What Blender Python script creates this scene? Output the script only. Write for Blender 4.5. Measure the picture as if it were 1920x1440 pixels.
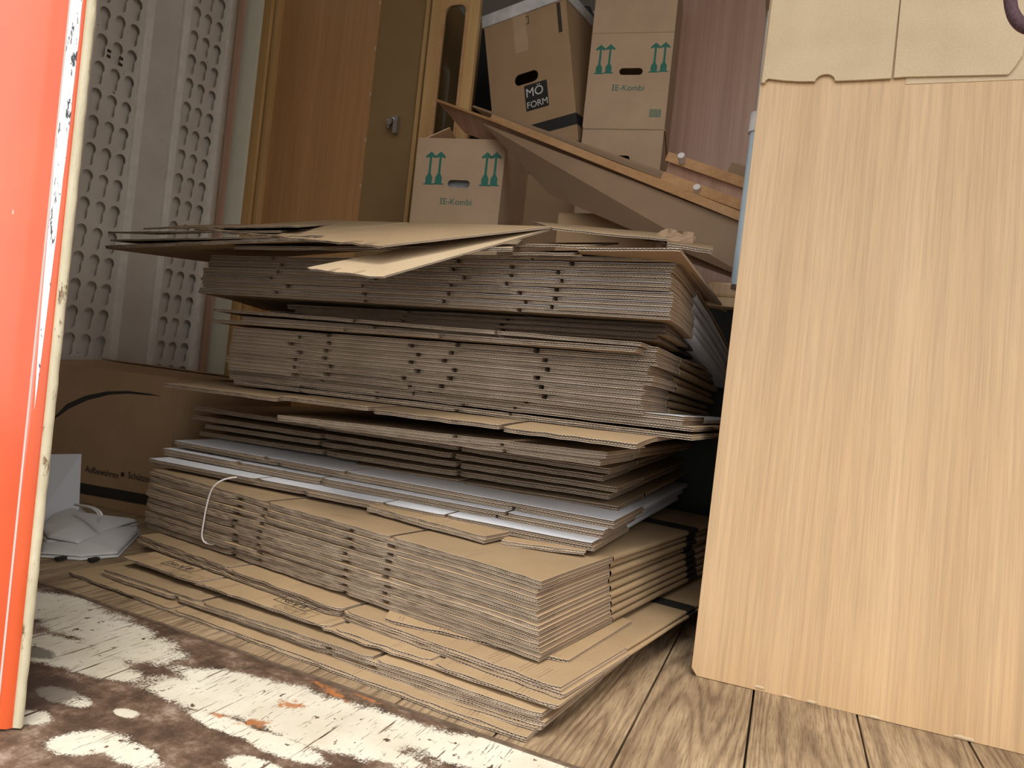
import bpy, bmesh, math, random
import numpy as np
from mathutils import Vector, Matrix
C = bpy.context.scene.collection
scn = bpy.context.scene
for o in list(bpy.data.objects): bpy.data.objects.remove(o)

# ------------------------------------------------------------------ camera (level, rolled about 6 degrees)
F, W, H, EYE = 1336.0, 1920, 1440, 0.55
def nrm(v): return v/np.linalg.norm(v)
_Y = nrm(np.array([1480-960, -(785-720), -F]))
_r = math.radians(5.9)
_Z = np.array([math.sin(_r), math.cos(_r), 0.0]); _Z = nrm(_Z-_Y*np.dot(_Z, _Y))
_X = np.cross(_Y, _Z)
RW = np.array([_X, _Y, _Z])                      # world = RW @ camera vector
EY = np.array([0, 0, EYE])
cam_d = bpy.data.cameras.new('camera'); cam = bpy.data.objects.new('camera', cam_d); C.objects.link(cam)
cam_d.sensor_fit = 'HORIZONTAL'; cam_d.sensor_width = 36; cam_d.lens = F/W*36; cam_d.clip_start = .02
M = Matrix([list(RW[0])+[0], list(RW[1])+[0], list(RW[2])+[EYE], [0, 0, 0, 1]])
cam.matrix_world = M
scn.camera = cam
# helpers that turn a pixel of the photograph into a real point at a known depth or height
def ray(px, py): return nrm(RW @ np.array([px-960, -(py-720), -F]))
def oz(px, py, z): d = ray(px, py); return EY+d*(z-EYE)/d[2]
def oy(px, py, y): d = ray(px, py); return EY+d*y/d[1]
def ox(px, py, x): d = ray(px, py); return EY+d*x/d[0]
def opl(px, py, O, n):
    d = ray(px, py); return EY+d*np.dot(np.array(O)-EY, n)/np.dot(d, n)

# ------------------------------------------------------------------ world, sun, exposure
scn.view_settings.view_transform = 'Standard'; scn.view_settings.look = 'None'
scn.view_settings.exposure = 0.32; scn.view_settings.gamma = 1; scn.view_settings.use_curve_mapping = False
w = bpy.data.worlds.new('World'); scn.world = w; w.use_nodes = True
nt = w.node_tree; bg = nt.nodes['Background']
tc = nt.nodes.new('ShaderNodeTexCoord'); sx = nt.nodes.new('ShaderNodeSeparateXYZ'); cr = nt.nodes.new('ShaderNodeValToRGB')
nt.links.new(tc.outputs['Generated'], sx.inputs[0]); nt.links.new(sx.outputs['Z'], cr.inputs[0]); nt.links.new(cr.outputs[0], bg.inputs[0])
cr.color_ramp.elements[0].position = 0.0; cr.color_ramp.elements[0].color = (.93, .92, .91, 1)
cr.color_ramp.elements[1].position = 0.9; cr.color_ramp.elements[1].color = (.97, .98, 1, 1)
bg.inputs[1].default_value = 1.75
sd = bpy.data.lights.new('sun', 'SUN'); sd.energy = 1.9; sd.angle = math.radians(20); sd.color = (1, .95, .87)
so = bpy.data.objects.new('sun', sd); C.objects.link(so)
so.rotation_euler = Vector((-.18, .30, -1.0)).to_track_quat('-Z', 'Y').to_euler()

# ------------------------------------------------------------------ node materials
def mat(name):
    m = bpy.data.materials.new(name); m.use_nodes = True
    return m, m.node_tree, m.node_tree.nodes['Principled BSDF']
def nd(nt, typ, **k):
    n = nt.nodes.new(typ)
    for a, b in k.items():
        if a.startswith('i_'):
            key = a[2:]; key = int(key) if key.isdigit() else key
            n.inputs[key].default_value = b
        else: setattr(n, a, b)
    return n
def coords(nt, scale=(1, 1, 1), rot=(0, 0, 0), kind='Object'):
    t = nd(nt, 'ShaderNodeTexCoord'); mp = nd(nt, 'ShaderNodeMapping')
    mp.inputs['Scale'].default_value = scale; mp.inputs['Rotation'].default_value = rot
    nt.links.new(t.outputs[kind], mp.inputs[0]); return mp.outputs[0]
def noise(nt, vec, scale, detail=4, rough=.55, dist=0):
    n = nd(nt, 'ShaderNodeTexNoise'); n.inputs['Scale'].default_value = scale; n.inputs['Detail'].default_value = detail
    n.inputs['Roughness'].default_value = rough; n.inputs['Distortion'].default_value = dist
    nt.links.new(vec, n.inputs['Vector']); return n.outputs[0]
def ramp(nt, fac, stops):
    r = nd(nt, 'ShaderNodeValToRGB'); e = r.color_ramp.elements
    while len(e) < len(stops): e.new(.5)
    for q, (p, c) in zip(e, stops): q.position = p; q.color = (c if len(c) == 4 else tuple(c)+(1,))
    nt.links.new(fac, r.inputs[0]); return r.outputs[0]
def mixc(nt, fac, a, b, mode='MIX'):
    m = nd(nt, 'ShaderNodeMix', data_type='RGBA', blend_type=mode)
    for s, v in ((0, fac), (6, a), (7, b)):
        if isinstance(v, (int, float)): m.inputs[s].default_value = v
        elif isinstance(v, tuple): m.inputs[s].default_value = v if len(v) == 4 else v+(1,)
        else: nt.links.new(v, m.inputs[s])
    return m.outputs[2]
def mth(nt, op, a, b=None, c=None):
    m = nd(nt, 'ShaderNodeMath', operation=op)
    for i, v in enumerate((a, b, c)):
        if v is None: continue
        if isinstance(v, (int, float)): m.inputs[i].default_value = v
        else: nt.links.new(v, m.inputs[i])
    return m.outputs[0]
def bump(nt, b, height, strength, dist=.002):
    n = nd(nt, 'ShaderNodeBump'); n.inputs['Strength'].default_value = strength; n.inputs['Distance'].default_value = dist
    nt.links.new(height, n.inputs['Height']); nt.links.new(n.outputs[0], b.inputs['Normal'])

def kraft(name, ca, cb, rough=.8, var=.25):
    m, nt, b = mat(name); v = coords(nt)
    n1 = noise(nt, v, 7, 5); n2 = noise(nt, v, 260, 3)
    c = ramp(nt, n1, [(.3, ca), (.7, cb)])
    c = mixc(nt, .35, c, ramp(nt, n2, [(.35, (.72, .70, .68)), (.65, (1, 1, 1))]), 'MULTIPLY')
    oi = nd(nt, 'ShaderNodeObjectInfo')
    k = mth(nt, 'MULTIPLY_ADD', oi.outputs['Random'], var, 1-var)
    c = mixc(nt, 1.0, c, comb(nt, k), 'MULTIPLY')
    nt.links.new(c, b.inputs['Base Color']); b.inputs['Roughness'].default_value = rough
    bump(nt, b, n1, .3, .004)
    return m
def comb(nt, k):
    n = nd(nt, 'ShaderNodeCombineColor')
    for i in range(3): nt.links.new(k, n.inputs[i])
    return n.outputs[0]
def flat(name, c, rough=.6, metal=0, nv=.12, sc=30, coat=0):
    m, nt, b = mat(name); v = coords(nt); n1 = noise(nt, v, sc, 4)
    col = mixc(nt, 1.0, tuple(c), ramp(nt, n1, [(.3, (1-nv,)*3), (.7, (1, 1, 1))]), 'MULTIPLY')
    nt.links.new(col, b.inputs['Base Color']); b.inputs['Roughness'].default_value = rough; b.inputs['Metallic'].default_value = metal
    b.inputs['Coat Weight'].default_value = coat
    return m
def wood(name, ca, cb, axis='Z', fine=90, rough=.45, wave=0.0, contrast=.12, tex=(.85, 1)):
    m, nt, b = mat(name)
    s = {'X': (.05, 1, 1), 'Y': (1, .05, 1), 'Z': (1, .04, .014)}[axis]
    v = coords(nt, s)
    n1 = noise(nt, v, 7, 5, .6, .15); n2 = noise(nt, v, fine, 3, .6); n3 = noise(nt, coords(nt, tuple(q*1.0 for q in s)), fine*4, 2)
    c = ramp(nt, n1, [(.5-contrast*1.6, ca), (.5+contrast*1.6, cb)])
    c = mixc(nt, .8, c, ramp(nt, n2, [(.35, (tex[0],)*3), (.6, (tex[1],)*3)]), 'MULTIPLY')
    c = mixc(nt, .5, c, ramp(nt, n3, [(.4, (tex[0],)*3), (.55, (1, 1, 1))]), 'MULTIPLY')
    nt.links.new(c, b.inputs['Base Color']); b.inputs['Roughness'].default_value = rough
    bump(nt, b, n2, .12, .001)
    return m

K = {}
K['kraft'] = kraft('kraft_board', (.42, .285, .15), (.50, .345, .19))
K['kraft3'] = kraft('kraft_board_pale', (.52, .39, .235), (.60, .46, .29), .75, .0)
K['kraft2'] = kraft('kraft_board_brown', (.34, .22, .115), (.41, .27, .145))
K['edge'] = kraft('corrugated_edge', (.62, .49, .36), (.78, .65, .50), .9, .2)
K['hole'] = kraft('corrugated_cavity', (.20, .125, .07), (.25, .16, .09), .95, .1)  # inner kraft, colour darkened to deepen the shade inside the flutes
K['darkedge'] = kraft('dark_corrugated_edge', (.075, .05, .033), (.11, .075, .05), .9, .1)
K['edgew'] = kraft('corrugated_edge_pale', (.60, .48, .38), (.78, .64, .53), .9, .15)
K['white'] = flat('white_liner', (.80, .82, .86), .55, 0, .05, 12)
K['black'] = flat('black_print', (.02, .018, .016), .6)
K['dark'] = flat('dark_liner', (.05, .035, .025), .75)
K['green'] = flat('green_print', (.03, .17, .12), .7)
K['steel'] = flat('steel', (.55, .55, .56), .3, 1)
K['beech'] = wood('beech_laminate', (.50, .31, .145), (.62, .41, .215), 'Z', 130, .38, contrast=.14, tex=(.84, 1))
K['veneer'] = wood('brown_veneer', (.46, .235, .085), (.58, .31, .125), 'Z', 60, .42)
K['veneer2'] = wood('red_brown_veneer', (.42, .235, .15), (.58, .37, .27), 'Z', 40, .42, contrast=.14)
K['honey'] = wood('honey_wood', (.56, .33, .12), (.68, .43, .18), 'Z', 60, .35)
K['edgewood'] = wood('edge_wood', (.52, .28, .12), (.64, .38, .19), 'X', 60, .4)
K['olive'] = flat('hardboard_back', (.30, .185, .075), .6, 0, .1, 8)
K['hardboard'] = flat('hardboard', (.34, .22, .13), .65, 0, .12, 10)
K['palegreen'] = flat('pale_board', (.66, .64, .50), .5, 0, .06, 8)
K['boxbrown'] = kraft('carton_brown', (.42, .265, .14), (.48, .31, .17), .75, .1)
K['boxpink'] = kraft('carton_pinkish', (.50, .34, .21), (.58, .40, .25), .75, .1)
K['paleblue'] = flat('pale_blue_enamel', (.55, .66, .72), .35, 0, .1, 20)
K['bag'] = flat('white_paper_bag', (.62, .60, .58), .6, 0, .06, 25)
K['string'] = flat('white_string', (.75, .70, .66), .7)
K['tape'] = flat('white_tape', (.80, .77, .74), .6, 0, .35, 14)

# ------------------------------------------------------------------ mesh helpers
def mesh_np(name, V, Q, mi, mats, smooth=False):
    V = np.asarray(V, dtype=np.float32); Q = np.asarray(Q, dtype=np.int32)
    me = bpy.data.meshes.new(name)
    me.vertices.add(len(V)); me.vertices.foreach_set('co', V.ravel())
    me.loops.add(Q.size); me.loops.foreach_set('vertex_index', Q.ravel())
    me.polygons.add(len(Q)); me.polygons.foreach_set('loop_start', np.arange(0, Q.size, 4, dtype=np.int32))
    me.polygons.foreach_set('loop_total', np.full(len(Q), 4, dtype=np.int32))
    me.polygons.foreach_set('material_index', np.asarray(mi, dtype=np.int32))
    for m in mats: me.materials.append(m)
    me.update(calc_edges=True); me.validate()
    if smooth: me.polygons.foreach_set('use_smooth', [True]*len(Q))
    return me
class NB:
    def __init__(s): s.V = []; s.Q = []; s.M = []; s.n = 0
    def add(s, V, Q, m):
        V = np.asarray(V).reshape(-1, 3); Q = np.asarray(Q).reshape(-1, 4)
        s.V.append(V); s.Q.append(Q+s.n); s.n += len(V)
        s.M.append(np.full(len(Q), m) if np.isscalar(m) else np.asarray(m))
    def grid(s, P, m, flip=False):
        a, b = P.shape[:2]; i = np.arange(a*b).reshape(a, b)
        q = np.stack([i[:-1, :-1], i[1:, :-1], i[1:, 1:], i[:-1, 1:]], -1).reshape(-1, 4)
        if flip: q = q[:, ::-1]
        s.add(P, q, m)
    def make(s, name, mats): return mesh_np(name, np.concatenate(s.V), np.concatenate(s.Q), np.concatenate(s.M), mats)
def link(name, me, parent=None, loc=None):
    o = bpy.data.objects.new(name, me); C.objects.link(o)
    if parent: o.parent = parent
    if loc is not None: o.location = loc
    return o
def tag(o, label, cat, group=None, kind=None):
    o['label'] = label; o['category'] = cat
    if group: o['group'] = group
    if kind: o['kind'] = kind
    return o
def thing(name, label, cat, loc=(0, 0, 0), rz=0, group=None, rot=None):
    o = bpy.data.objects.new(name, None); C.objects.link(o); o.location = loc
    o.rotation_euler = rot if rot is not None else (0, 0, rz); o.empty_display_size = .05
    return tag(o, label, cat, group)
def rebase(o):
    """move a top-level mesh's origin to the middle of its underside"""
    me = o.data; n = len(me.vertices); a = np.empty(n*3, dtype=np.float32); me.vertices.foreach_get('co', a); a = a.reshape(-1, 3)
    c = np.array([(a[:, 0].min()+a[:, 0].max())/2, (a[:, 1].min()+a[:, 1].max())/2, a[:, 2].min()])
    me.vertices.foreach_set('co', (a-c).ravel().astype(np.float32)); o.location = Vector(o.location)+Vector([float(q) for q in c]); me.update()
    return o
def bm_obj(name, bm, mats, parent=None, bevel=0, smooth=False, loc=None):
    me = bpy.data.meshes.new(name)
    if bevel: bmesh.ops.bevel(bm, geom=bm.edges[:], offset=bevel, segments=2, affect='EDGES', profile=.6)
    bmesh.ops.recalc_face_normals(bm, faces=bm.faces[:])
    bm.to_mesh(me); bm.free()
    for m in (mats if isinstance(mats, (list, tuple)) else [mats]): me.materials.append(m)
    if smooth:
        for p in me.polygons: p.use_smooth = True
    return link(name, me, parent, loc)
def bm_box(bm, lo, hi, mi=0):
    x0, y0, z0 = lo; x1, y1, z1 = hi
    v = [bm.verts.new(p) for p in ((x0, y0, z0), (x1, y0, z0), (x1, y1, z0), (x0, y1, z0), (x0, y0, z1), (x1, y0, z1), (x1, y1, z1), (x0, y1, z1))]
    for f in ((3, 2, 1, 0), (4, 5, 6, 7), (0, 1, 5, 4), (1, 2, 6, 5), (2, 3, 7, 6), (3, 0, 4, 7)):
        bm.faces.new([v[i] for i in f]).material_index = mi
def box(name, lo, hi, m, parent=None, bevel=0):
    bm = bmesh.new(); bm_box(bm, lo, hi); return bm_obj(name, bm, m, parent, bevel)
def slab4(name, P, t, m, parent=None, bevel=0, mats2=None):
    """board from four corner points (in order), thickness t along the normal away from the camera"""
    P = [Vector([float(q) for q in p]) for p in P]; n = (P[1]-P[0]).cross(P[3]-P[0]).normalized()
    if n.dot(P[0]-Vector((0, 0, EYE))) < 0: n = -n
    bm = bmesh.new(); a = [bm.verts.new(p) for p in P]; b = [bm.verts.new(p+n*t) for p in P]
    bm.faces.new(a).material_index = 0; bm.faces.new(b[::-1]).material_index = 0
    for i in range(len(P)):
        j = (i+1) % len(P); bm.faces.new((a[i], a[j], b[j], b[i])).material_index = 1 if mats2 else 0
    return bm_obj(name, bm, [m, mats2] if mats2 else m, parent, bevel)
def tube(name, pts, r, m, parent=None, seg=8, cyc=False):
    cu = bpy.data.curves.new(name, 'CURVE'); cu.dimensions = '3D'; cu.bevel_depth = r; cu.bevel_resolution = max(1, seg//4); cu.resolution_u = 6
    sp = cu.splines.new('NURBS'); sp.points.add(len(pts)-1); sp.order_u = 3; sp.use_endpoint_u = True; sp.use_cyclic_u = cyc
    for p, q in zip(sp.points, pts): p.co = (float(q[0]), float(q[1]), float(q[2]), 1)
    cu.use_fill_caps = True
    return to_mesh(name, cu, m, parent)
def to_mesh(name, cu, m, parent=None):
    t = bpy.data.objects.new('tmp', cu); C.objects.link(t)
    dg = bpy.context.evaluated_depsgraph_get(); dg.update()
    me = bpy.data.meshes.new_from_object(t.evaluated_get(dg)); me.name = name
    bpy.data.objects.remove(t); bpy.data.curves.remove(cu)
    me.materials.clear(); me.materials.append(m)
    return link(name, me, parent)
def filled(name, loops, depth, m, parent=None):
    """flat shape with holes, loops in local XY, extruded by depth"""
    cu = bpy.data.curves.new(name, 'CURVE'); cu.dimensions = '2D'; cu.fill_mode = 'BOTH'; cu.extrude = depth/2
    for L in loops:
        sp = cu.splines.new('POLY'); sp.points.add(len(L)-1); sp.use_cyclic_u = True
        for p, q in zip(sp.points, L): p.co = (q[0], q[1], 0, 1)
    return to_mesh(name, cu, m, parent)
def lettering(name, txt, size, m, parent, loc, rot, ext=.0003, align='CENTER', sx=1):
    cu = bpy.data.curves.new(name, 'FONT'); cu.body = txt; cu.size = size; cu.extrude = ext; cu.align_x = align
    o = to_mesh(name, cu, m, parent); o.location = loc; o.rotation_euler = rot; o.scale = (sx, 1, 1); return o
UP = (math.pi/2, 0, 0)        # local XY -> world XZ, facing -Y
def prism_xz(name, pts, y, t, m, parent=None):
    """outline in XZ at depth y, thickness t going back"""
    o = filled(name, [[(float(a), float(b)) for a, b in pts]] if not isinstance(pts[0][0], (list, tuple)) else pts, t, m, parent)
    me = o.data
    for v in me.vertices: x, yy, z = v.co; v.co = (x, y+t/2-z, yy)
    me.update(); return o

# ================================================================== STRUCTURE
def struct(o): o['kind'] = 'structure'; return o
Y0, Y1, XL, XR, ZC = .75, 4.3, -2.75, 1.32, 3.0

# weathered planks
def plank_mat():
    m, nt, b = mat('weathered_plank')
    v = coords(nt, (1, .06, 1)); oi = nd(nt, 'ShaderNodeObjectInfo')
    add = nd(nt, 'ShaderNodeVectorMath', operation='ADD'); cb = nd(nt, 'ShaderNodeCombineXYZ')
    k = mth(nt, 'MULTIPLY', oi.outputs['Random'], 37.0)
    for i in range(3): nt.links.new(k, cb.inputs[i])
    nt.links.new(v, add.inputs[0]); nt.links.new(cb.outputs[0], add.inputs[1]); v = add.outputs[0]
    v2 = nd(nt, 'ShaderNodeVectorMath', operation='ADD'); nt.links.new(coords(nt, (1, .07, 1)), v2.inputs[0]); nt.links.new(cb.outputs[0], v2.inputs[1])
    base = noise(nt, v2.outputs[0], 5.0, 2, .5, .1)
    rings = mth(nt, 'SINE', mth(nt, 'MULTIPLY', base, 170.0))
    n1 = noise(nt, v, 320, 4); n2 = noise(nt, coords(nt), 4, 5, .6); n4 = noise(nt, v, 45, 5, .65)
    c = ramp(nt, mth(nt, 'MULTIPLY_ADD', rings, .5, .5), [(.0, (.28, .19, .11)), (.28, (.38, .27, .16)), (1, (.44, .32, .19))])
    c = mixc(nt, .8, c, ramp(nt, n1, [(.32, (.5, .45, .4)), (.55, (1, 1, 1))]), 'MULTIPLY')
    c = mixc(nt, .55, c, ramp(nt, n4, [(.3, (.5, .45, .4)), (.5, (1, 1, 1))]), 'MULTIPLY')
    c = mixc(nt, .9, c, ramp(nt, n2, [(.3, (.55, .5, .45)), (.6, (1.0, 1.0, 1.0))]), 'MULTIPLY')
    nt.links.new(c, b.inputs['Base Color']); b.inputs['Roughness'].default_value = .75
    bump(nt, b, mth(nt, 'ADD', mth(nt, 'MULTIPLY', rings, .25), n1), .5, .003); return m
K['plank'] = plank_mat()
bm = bmesh.new(); bm_box(bm, (XL, .95, -.06), (XR, Y1, -.028))
floor = struct(bm_obj('floor', bm, K['dark']))
x = -.2-.1866*14; k = 0
while x < XR-.05:
    g = .004 if k % 2 == 0 else .0015
    bm = bmesh.new(); bm_box(bm, (x+g/2+.0008, .97, -.028), (x+.1866-g/2, Y1, random.Random(k).uniform(-.0012, 0)))
    bm_obj('plank', bm, K['plank'], floor, .0015); x += .1866; k += 1

# painted metal sill with worn cream paint over rust
def blob_field(nt, P, blobs, warp):
    best = None
    for (cx, cy, rx, ry, a) in blobs:
        mp = nd(nt, 'ShaderNodeMapping', vector_type='TEXTURE'); mp.inputs['Location'].default_value = (cx, cy, 0)
        mp.inputs['Rotation'].default_value = (0, 0, a); mp.inputs['Scale'].default_value = (rx, ry, 1)
        nt.links.new(P, mp.inputs[0])
        ln = nd(nt, 'ShaderNodeVectorMath', operation='LENGTH'); nt.links.new(mp.outputs[0], ln.inputs[0])
        best = ln.outputs['Value'] if best is None else mth(nt, 'MINIMUM', best, ln.outputs['Value'])
    return mth(nt, 'ADD', best, warp)
def sill_mat():
    m, nt, b = mat('worn_cream_paint_on_rust')
    t = nd(nt, 'ShaderNodeTexCoord'); P0 = t.outputs['Object']
    P = nd(nt, 'ShaderNodeMapping'); P.inputs['Scale'].default_value = (1, 1, 0); nt.links.new(P0, P.inputs[0]); P = P.outputs[0]
    def bl(px, py, rx, ry, a=0): q = oz(px, py, 0); return (q[0], q[1], rx, ry, a)
    n1 = noise(nt, P, 9, 9, .72); n2 = noise(nt, coords(nt, (1, .12, 1), (0, 0, .25)), 60, 5, .7); n3 = noise(nt, P, 55, 6, .65)
    warp = mth(nt, 'MULTIPLY_ADD', n1, 1.5, -.75)
    warp = mth(nt, 'ADD', warp, mth(nt, 'MULTIPLY_ADD', n2, .5, -.25)); nf = noise(nt, P, 240, 5, .75); warp = mth(nt, 'ADD', warp, mth(nt, 'MULTIPLY_ADD', nf, 1.1, -.55))
    blobs = [bl(90, 1140, .17, .06, .05), bl(180, 1180, .15, .05, .05), bl(240, 1215, .10, .05, .0), bl(120, 1225, .13, .045, 0), bl(170, 1250, .10, .03, 0),
             bl(440, 1285, .11, .035, .1), bl(400, 1312, .13, .04, .1), bl(560, 1325, .17, .05, .1), bl(600, 1365, .18, .05, .0), bl(700, 1365, .13, .04, -.1), bl(680, 1400, .12, .024, -.1),
             bl(860, 1410, .12, .035, -.05), bl(960, 1432, .14, .035, -.05), bl(1040, 1448, .12, .045, 0), bl(520, 1400, .08, .02, -.05), bl(430, 1365, .08, .018, -.05),
             bl(120, 1310, .05, .018, 0), bl(160, 1395, .045, .03, .5), bl(250, 1420, .05, .02, 0), bl(235, 1340, .02, .01, 0), bl(480, 1445, .05, .018, 0), bl(60, 1350, .03, .02, 0)]
    blobs = [(q_[0], q_[1], q_[2]*1.12, q_[3]*1.2, q_[4]) for q_ in blobs]
    d = blob_field(nt, P, blobs, warp)
    mask = ramp(nt, d, [(.86, (1, 1, 1)), (.98, (.35, .35, .35)), (1.08, (0, 0, 0))])
    # scratches: thin dark streaks inside the paint
    s1 = noise(nt, coords(nt, (1, .07, 1), (0, 0, -.50)), 330, 3, .55); s2 = noise(nt, coords(nt, (1, .035, 1), (0, 0, -.62)), 110, 3, .6)
    sc = mth(nt, 'MAXIMUM', ramp(nt, s1, [(.63, (0, 0, 0)), (.66, (.9, .9, .9))]), ramp(nt, s2, [(.645, (0, 0, 0)), (.665, (1, 1, 1))]))
    sp = ramp(nt, n3, [(.625, (0, 0, 0)), (.64, (1, 1, 1))])
    sc = mth(nt, 'MAXIMUM', sc, sp)
    mask = mth(nt, 'MULTIPLY', mask, mth(nt, 'SUBTRACT', 1.0, sc))
    rust = ramp(nt, noise(nt, P, 16, 9, .75), [(.32, (.035, .02, .012)), (.45, (.085, .048, .028)), (.54, (.15, .092, .058)), (.66, (.32, .24, .18))])
    dr = blob_field(nt, P, [bl(620, 1300, .06, .012, -.3), bl(545, 1325, .03, .02, .5), bl(480, 1360, .035, .014, .6), bl(410, 1345, .02, .01, 0), bl(690, 1312, .04, .01, -.2)], mth(nt, 'ADD', mth(nt, 'MULTIPLY_ADD', n3, 3.4, -1.5), mth(nt, 'MULTIPLY_ADD', nf, 2.0, -1.0)))
    mr = ramp(nt, dr, [(.5, (.9, .9, .9)), (1.2, (0, 0, 0))])
    cream = ramp(nt, noise(nt, P, 6, 4), [(.35, (.60, .54, .42)), (.65, (.74, .69, .57))])
    c = mixc(nt, mask, rust, cream); c = mixc(nt, mr, c, (.42, .15, .04))
    dk = blob_field(nt, P, [bl(70, 1300, .09, .06, .2), bl(60, 1225, .05, .02, 0)], warp)
    c = mixc(nt, ramp(nt, dk, [(.8, (.75, .75, .75)), (1.05, (0, 0, 0))]), c, (.05, .03, .022))
    nt.links.new(c, b.inputs['Base Color'])
    r = mth(nt, 'MULTIPLY_ADD', mask, -.12, .62); nt.links.new(r, b.inputs['Roughness'])
    hgt = mth(nt, 'ADD', mth(nt, 'MULTIPLY', mask, .6), mth(nt, 'MULTIPLY', n3, .5)); bump(nt, b, hgt, .6, .0015)
    return m
K['sill'] = sill_mat()
sl = lambda x: 1.04-.0715*(x+.258)
bm = bmesh.new()
pts = [(XL, .3), (XR, .3), (XR, sl(XR)), (XL, sl(XL))]
v0 = [bm.verts.new((a, b_, -.05)) for a, b_ in pts]; v1 = [bm.verts.new((a, b_, .003)) for a, b_ in pts]
bm.faces.new(v1); bm.faces.new(v0[::-1])
for i in range(4): j = (i+1) % 4; bm.faces.new((v0[i], v0[j], v1[j], v1[i]))
sill = struct(bm_obj('trim_1', bm, K['sill'])); 
bm = bmesh.new()
for (a, b_, z0, z1) in ((0, .008, .003, .0065),):
    n = 60
    for i in range(n):
        xa = XL+(XR-XL)*i/n; xb = XL+(XR-XL)*(i+1)/n
        q = [(xa, sl(xa)-.004), (xb, sl(xb)-.004), (xb, sl(xb)+.004), (xa, sl(xa)+.004)]
        r_ = random.Random(i); t_ = .0045+r_.uniform(0, .002)
        A = [bm.verts.new((x_, y_, 0)) for x_, y_ in q]; B = [bm.verts.new((x_, y_, t_)) for x_, y_ in q]
        bm.faces.new(B)
        for s_ in range(4): u_ = (s_+1) % 4; bm.faces.new((A[s_], A[u_], B[u_], B[s_]))
K['rustedge'] = flat('rusty_metal', (.22, .15, .10), .6, .3, .5, 60)
bm_obj('sill_lip', bm, K['rustedge'], sill)

# shell
K['shell'] = flat('dull_metal_shell', (.68, .64, .58), .6, 0, .15, 5)
struct(box('ceiling', (XL, Y0, ZC), (XR, Y1, ZC+.05), K['shell']))
struct(box('wall_back', (XL, Y1, -.05), (XR, Y1+.05, ZC+.05), K['shell']))
struct(box('wall_right', (XR, Y0, -.05), (XR+.05, Y1, ZC+.05), K['shell']))
gnd = struct(box('ground', (-12, -14, -1.15), (12, .3, -1.1), flat('asphalt', (.17, .165, .16), .9, 0, .3, 12)))

# left wall: painted vertical members with key-hole rails
def keyhole_mat():
    m, nt, b = mat('grey_beige_paint')
    n1 = noise(nt, coords(nt), 5, 6); n2 = noise(nt, coords(nt, (1, 1, 6)), 14, 6, .7)
    c = ramp(nt, n1, [(.3, (.60, .53, .45)), (.7, (.70, .63, .545))])
    c = mixc(nt, ramp(nt, n2, [(.68, (0, 0, 0)), (.74, (.8, .8, .8))]), c, (.12, .10, .085))
    n3 = noise(nt, coords(nt, (1, .5, 1)), 60, 3); c = mixc(nt, ramp(nt, n3, [(.74, (0, 0, 0)), (.76, (.9, .9, .9))]), c, (.06, .05, .045))
    nt.links.new(c, b.inputs['Base Color']); b.inputs['Roughness'].default_value = .5
    bump(nt, b, n2, .25, .002); return m
K['paint'] = keyhole_mat()
K['paint2'] = flat('light_grey_paint_lip', (.86, .80, .71), .4, 0, .15, 25)
WL = -2.75
wall = struct(box('wall_left', (WL-.08, Y0, -.05), (WL-.034, Y1, ZC), K['paint']))
def keyhole(cx, cz, s=1):
    R, r, L = .0245*s, .0165*s, .066*s; pts = []
    a0 = math.asin(r/R)
    for i in range(11):
        a = -math.pi/2+a0+(2*math.pi-2*a0)*i/10; pts.append((cx+R*math.cos(a), cz+R*math.sin(a)))
    for i in range(5):
        a = math.pi+math.pi*i/4; pts.append((cx+r*math.cos(a), cz-L+r*math.sin(a)+.012))
    return pts[::-1]
def rail_plate(ya, yb, cols, ztop, pitch):
    Z0, Z1 = .03, 2.6; loops = [[(ya, Z0), (yb, Z0), (yb, Z1), (ya, Z1)]]
    for cy in cols:
        z = ztop+pitch*round((2.45-ztop)/pitch)
        while z > Z0+.1:
            loops.append(keyhole(cy, z+.012)); z -= pitch
    o = filled('rail_plate', loops, .004, K['paint'], wall)
    for v in o.data.vertices: a, b_, c = v.co; v.co = (WL-.004+c, a, b_)
    o.data.update(); return o
# positions along the wall
yA, yB, yC, yD = 2.005, 2.222, 2.455, 2.672
rail_plate(yA, yB, (2.045, 2.117, 2.186), 1.895, .1117); rail_plate(yC, yD, (2.497, 2.566, 2.637), 2.14, .1122)
def vert_strip(name, ya, yb, xa, xb, m, bev=.004):
    bm = bmesh.new(); bm_box(bm, (xa, ya, 0), (xb, yb, 2.55)); return bm_obj(name, bm, m, wall, bev)
vert_strip('rail_lip', yA-.022, yA, WL-.02, WL+.012, K['paint2']); vert_strip('rail_lip', yB, yB+.040, WL-.02, WL+.014, K['paint2'])
vert_strip('rail_lip', yC-.036, yC-.002, WL-.02, WL+.014, K['paint2']); vert_strip('rail_lip', yD, yD+.045, WL-.02, WL+.018, K['paint2'])
vert_strip('wall_sheet', yB+.042, yC-.038, WL-.02, WL-.002, K['paint']); vert_strip('wall_sheet', .8, yA-.024, WL-.02, WL-.004, K['paint'])
vert_strip('wall_sheet', yD+.047, yD+.16, WL-.02, WL-.004, K['paint'])
# small stamped marks on the first rail
for dy, dz in ((0, 0), (0, -.022), (.034, -.004), (.034, -.03)):
    bm = bmesh.new(); p = np.array([WL, 2.078+dy*1.7, 1.765+dz]); bm_box(bm, (WL-.003, p[1]-.008, p[2]-.006), (WL+.0005, p[1]+.008, p[2]+.006)); bm_obj('stamped_mark', bm, K['dark'], wall)

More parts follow.
